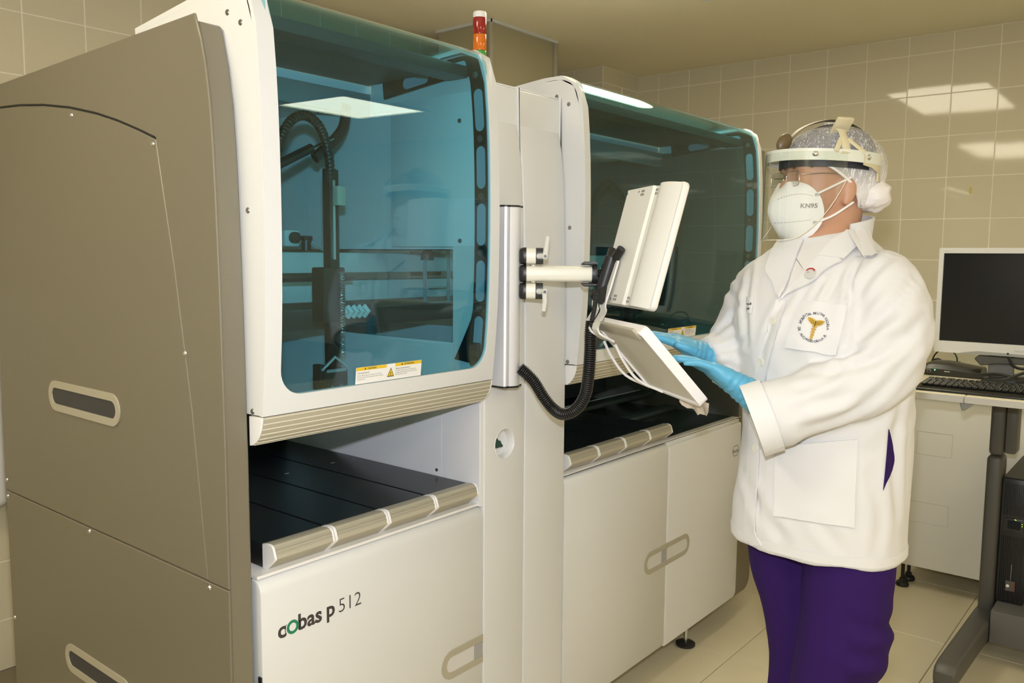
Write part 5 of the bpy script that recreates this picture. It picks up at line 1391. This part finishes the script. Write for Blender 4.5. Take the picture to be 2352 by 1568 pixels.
for i in range(10):
    a = .5 + 2.2 * i / 10; b = .5 + 2.2 * (i + 1) / 10
    q = [p + n_ * .0040 + t1 * (r * cos(c_)) + t2 * (r * sin(c_)) for r, c_ in ((.0085, a), (.0118, a), (.0118, b), (.0085, b))]; r_._add(q, [(0, 1, 2, 3)])
for k in range(5):
    a = 2 * pi * k / 5 + .3; c0 = p + n_ * .0042 - t1 * -.004 + t2 * .001
    r_._add([c0 + t1 * (.0028 * cos(a + d) * m_) + t2 * (.0028 * sin(a + d) * m_) for d, m_ in ((-.5, .35), (0, 1), (.5, .35))], [(0, 1, 2)])
r_.build('pin_red', mat('pin_red', (.40, .03, .03), .4), coat, smooth=False, recalc=False)
# embroidered emblem on the breast pocket
EC = (-.1324, 1.3079); ES = .02655
def emb(x, y, off=.0068): return on_coat(EC[0] + x * ES, EC[1] + y * ES, off)[0]
em = MB()
def arc_text(s, r, a0, a1, inward):
    n = len(s)
    for i, ch_ in enumerate(s):
        if ch_ == ' ': continue
        a = a0 + (a1 - a0) * (i + .5) / n
        up_ = Vector((cos(a), sin(a))) * (1 if not inward else -1); rt = Vector((up_.y, -up_.x))
        put_text(em, ch_, .235, lambda x, y: emb(cos(a) * r + rt.x * x + up_.x * y, sin(a) * r + rt.y * x + up_.y * y), align='CENTER', bold=.004)
arc_text('HOSPITAL MILITAR ESCUELA', .86, radians(163), radians(-12), False)
arc_text('DR. ALEJANDRO DÁVILA B.', 1.03, radians(180), radians(333), True)
em.build('emblem_lettering', mat('thread_dark', (.06, .06, .075), .8), coat, smooth=False, recalc=False)
GOLD = mat('thread_gold', (.58, .36, .04), .6)
eg = MB()
tilt = radians(-14)
def ebt(x, y, off=.0070): c_, s_ = cos(tilt), sin(tilt); return emb(x * c_ - y * s_, x * s_ + y * c_, off)
for s in (1, -1):
    out_ = [(0.02, .42), (.25, .50), (.62, .50), (.56, .34), (.40, .18), (.22, .10), (.04, .02)]
    eg._add([ebt(s * x, y) for x, y in out_], [tuple(range(len(out_)))])
for k in range(5):
    y = .02 - .17 * k; w_ = .17 * (1 - .13 * k)
    for s in (1, -1): eg.tube(curve([ebt(-s * w_, y, .0072 + .0006 * s), ebt(0, y - .085, .0076 + .0006 * s), ebt(s * w_ * .9, y - .17, .0072 - .0006 * s)], 3), .0010, 5)
eg.tube([ebt(0, .30, .0072), ebt(0, -.30, .0072), ebt(0, -.80, .0072)], .0010, 5)
eg.build('emblem_staff', GOLD, coat, smooth=False, recalc=False)
ek = MB()
for s in (1, -1):
    for a, b in (((.05, .30), (.52, .44)), ((.05, .22), (.46, .32)), ((.05, .14), (.36, .22))): ek.tube([ebt(s * a[0], a[1], .0076), ebt(s * b[0], b[1], .0076)], .0004, 4)
ek.tube([ebt(0, .36, .0084), ebt(0, .0, .0084)], .0008, 5)
ek.build('emblem_outline', mat('thread_brown', (.10, .05, .01), .8), coat, smooth=False)
tt = MB(); 
for k, s in enumerate(('mé', 'aa')): put_text(tt, s, .0065, lambda x, y: on_coat(-.2545 + x, 1.3470 - .008 * k + y, .0032)[0], bold=.0002)
tt.build('tag_print', MATS['thread_dark'], coat, smooth=False, recalc=False)
# hem and cuff stitching bands
hm = MB(); rows = []; nr = []
for k in range(2):
    row = []; rn = []
    for j in range(49):
        a = 2 * pi * j / 48; d_ = LV * cos(a) + FV * sin(a); h, n_, i, dd_ = tree.ray_cast(Vector((.016, -.012, .802 + .020 * k)) + d_ * .6, -d_)
        row.append((h if h else Vector((.016, -.012, .80)) + d_ * .2) + d_ * .0006); rn.append(d_)
    rows.append(row); nr.append(rn)
hm.sheet(rows, nr, .0014); hm.build('hem_band', CO2, coat, angle=60)
cu = MB(); c0 = Vector((-.140, -.147, 1.1115)); c1 = Vector((-.178, -.140, 1.0965)); ax = (c1 - c0).normalized(); u_ = ax.orthogonal().normalized(); w_ = ax.cross(u_); rows = []; nr = []
for k in range(5):
    row = []; rn = []
    for j in range(41):
        a = 2 * pi * j / 40; d_ = u_ * cos(a) + w_ * sin(a); o_ = c0.lerp(c1, k / 4)
        row.append(o_ + d_ * (.0738 + .0012 * k / 4 + .0010 * noise.noise(d_ * 2.2 + Vector((k * .3, 0, 0))))); rn.append(d_)
    rows.append(row); nr.append(rn)
cu.sheet(rows, nr, .0022); cu.build('cuff_band', CO2, coat, angle=60)

# ---- trousers and shoes ----
tr_ = MB()
tr_.loft([ring((.012, -.012, z), LV, FV, a, b, 32) for z, a, b in ((.80, .155, .115), (.86, .160, .118), (.95, .165, .125), (1.00, .16, .12))])
limb(tr_, [(.070, -.075, .86, .090), (.058, -.090, .76, .092), (.048, -.100, .66, .090), (.040, -.104, .60, .092), (.026, -.102, .52, .084), (.028, -.100, .40, .088), (.026, -.090, .22, .082), (.026, -.085, .06, .080)], 28)
limb(tr_, [(-.045, .045, .86, .088), (-.040, .038, .74, .078), (-.018, .028, .62, .068), (-.002, .022, .50, .064), (-.012, .02, .34, .070), (-.03, .02, .20, .076), (-.03, .02, .06, .078)], 28)
vs, ns, fs = remesh('trousers', tr_, .0075, 4, .5)
def pfold(p):
    d = .005 * noise.noise(Vector((p.x * 10, p.y * 10, p.z * 5))) + .003 * noise.noise(Vector((p.x * 25, p.y * 25, p.z * 14)))
    if p.x > .02 and p.y < 0: d += .012 * max(0, 1 - abs(p.z - .615) / .05) * (p.x - .02) * 9 + .006 * sin((p.z + p.x * .5) * 85 + 3 * noise.noise(p * 9)) * max(0, 1 - abs(p.z - .60) / .14)
    return d
vs = [v + n * pfold(v) for v, n in zip(vs, ns)]
smooth_obj('trousers', vs, fs, PURP, PER)
for x, y in ((.026, -.085), (-.03, .02)):
    s_ = MB(); d_ = Vector((-.78, -.62, 0)); w_ = Vector((.62, -.78, 0)); o_ = Vector((x, y, 0))
    s_.loft([ring(o_ + d_ * t + ZV * h, w_, ZV, a, b, 20, 2.6) for t, h, a, b in ((-.075, .030, .022, .028), (-.055, .036, .036, .035), (0, .042, .040, .041), (.06, .036, .042, .035), (.12, .028, .046, .027), (.165, .024, .036, .023), (.185, .020, .018, .018))])
    s_.build('shoe', mat('shoe_black', (.02, .02, .022), .4), PER, angle=60)

# ---- gloved hands ----
def hand(W0, d, cvec, thumb_side, curls, name, palm=.088):
    """W0 wrist, d finger direction, cvec across the knuckles (towards little finger), palm side = -nn"""
    d = Vector(d).normalized(); c_ = Vector(cvec); c_ = (c_ - d * c_.dot(d)).normalized(); nn = d.cross(c_)
    if nn.dot(Vector((.733, .121, .669))) < 0: nn = -nn
    W0 = Vector(W0); mb = MB()
    cuff = [ring(W0 - d * .060, c_, nn, .043, .040, 24), ring(W0 - d * .03, c_, nn, .040, .036, 24), ring(W0, c_, nn, .036, .031, 24), ring(W0 + d * .03, c_, nn, .040, .025, 24, 2.4), ring(W0 + d * .060, c_, nn, .044, .020, 24, 2.6), ring(W0 + d * palm, c_, nn, .042, .015, 24, 2.6), ring(W0 + d * (palm + .008), c_, nn, .034, .010, 24)]
    mb.loft(cuff)
    F = [(-.0305, .070, .0098), (-.0100, .079, .0102), (.0105, .073, .0097), (.0300, .056, .0088)]
    for (o_, L, r), cu_ in zip(F, curls):
        p = W0 + d * (palm - .022) + c_ * o_ * .92; q = W0 + d * palm + c_ * o_ - nn * .001; pts = [p, q]; ang = 0; rad = [r * 1.05, r * 1.08]
        for k, f in enumerate((.45, .30, .25)):
            ang += cu_ * (1.0, 1.1, .8)[k]; dv = d * cos(ang) - nn * sin(ang) + c_ * (o_ * .9)
            pts.append(pts[-1] + dv.normalized() * L * f); rad.append(r * (1.02, .93, .70)[k])
        c2_ = curve(pts, 5); R = [rad[min(i // 5, len(rad) - 2)] + (rad[min(i // 5, len(rad) - 2) + 1] - rad[min(i // 5, len(rad) - 2)]) * ((i % 5) / 5) for i in range(len(c2_))]; R[-1] = rad[-1]
        mb.tube(c2_, R, 14); mb.ball(c2_[-1], rad[-1] * 1.02)
    s = thumb_side
    pts = [W0 + d * .012 - c_ * .020 * s * -1 * -1, W0 + d * .038 - c_ * .040, W0 + d * .066 - c_ * .052 + nn * .002, W0 + d * .088 - c_ * .050 + nn * .000]
    mb.tube(curve(pts, 5), [.015 - .0055 * i / 15 for i in range(16)], 14); mb.ball(pts[-1], .0098)
    vs, ns, fs = remesh(name, mb, .0036, 4, .5)
    vs2 = []
    for v, n_ in zip(vs, ns):
        al = (v - W0).dot(d)
        w = .0010 * noise.noise(v * 60) + (.0010 * sin(al * 420 + 4 * noise.noise(v * 30)) if -.06 < al < .05 else 0)
        vs2.append(v + n_ * w)
    return smooth_obj(name, vs2, fs, GLOVE, PER)
hand((-.178, -.091, 1.151), (-.80, .20, .50), (.24, -.97, 0), 1, (.10, .14, .17, .24), 'glove')
hand((-.222, .0755, 1.206), (-.80, -.05, .36), (.24, .97, 0), 1, (.10, .12, .15, .2), 'glove')
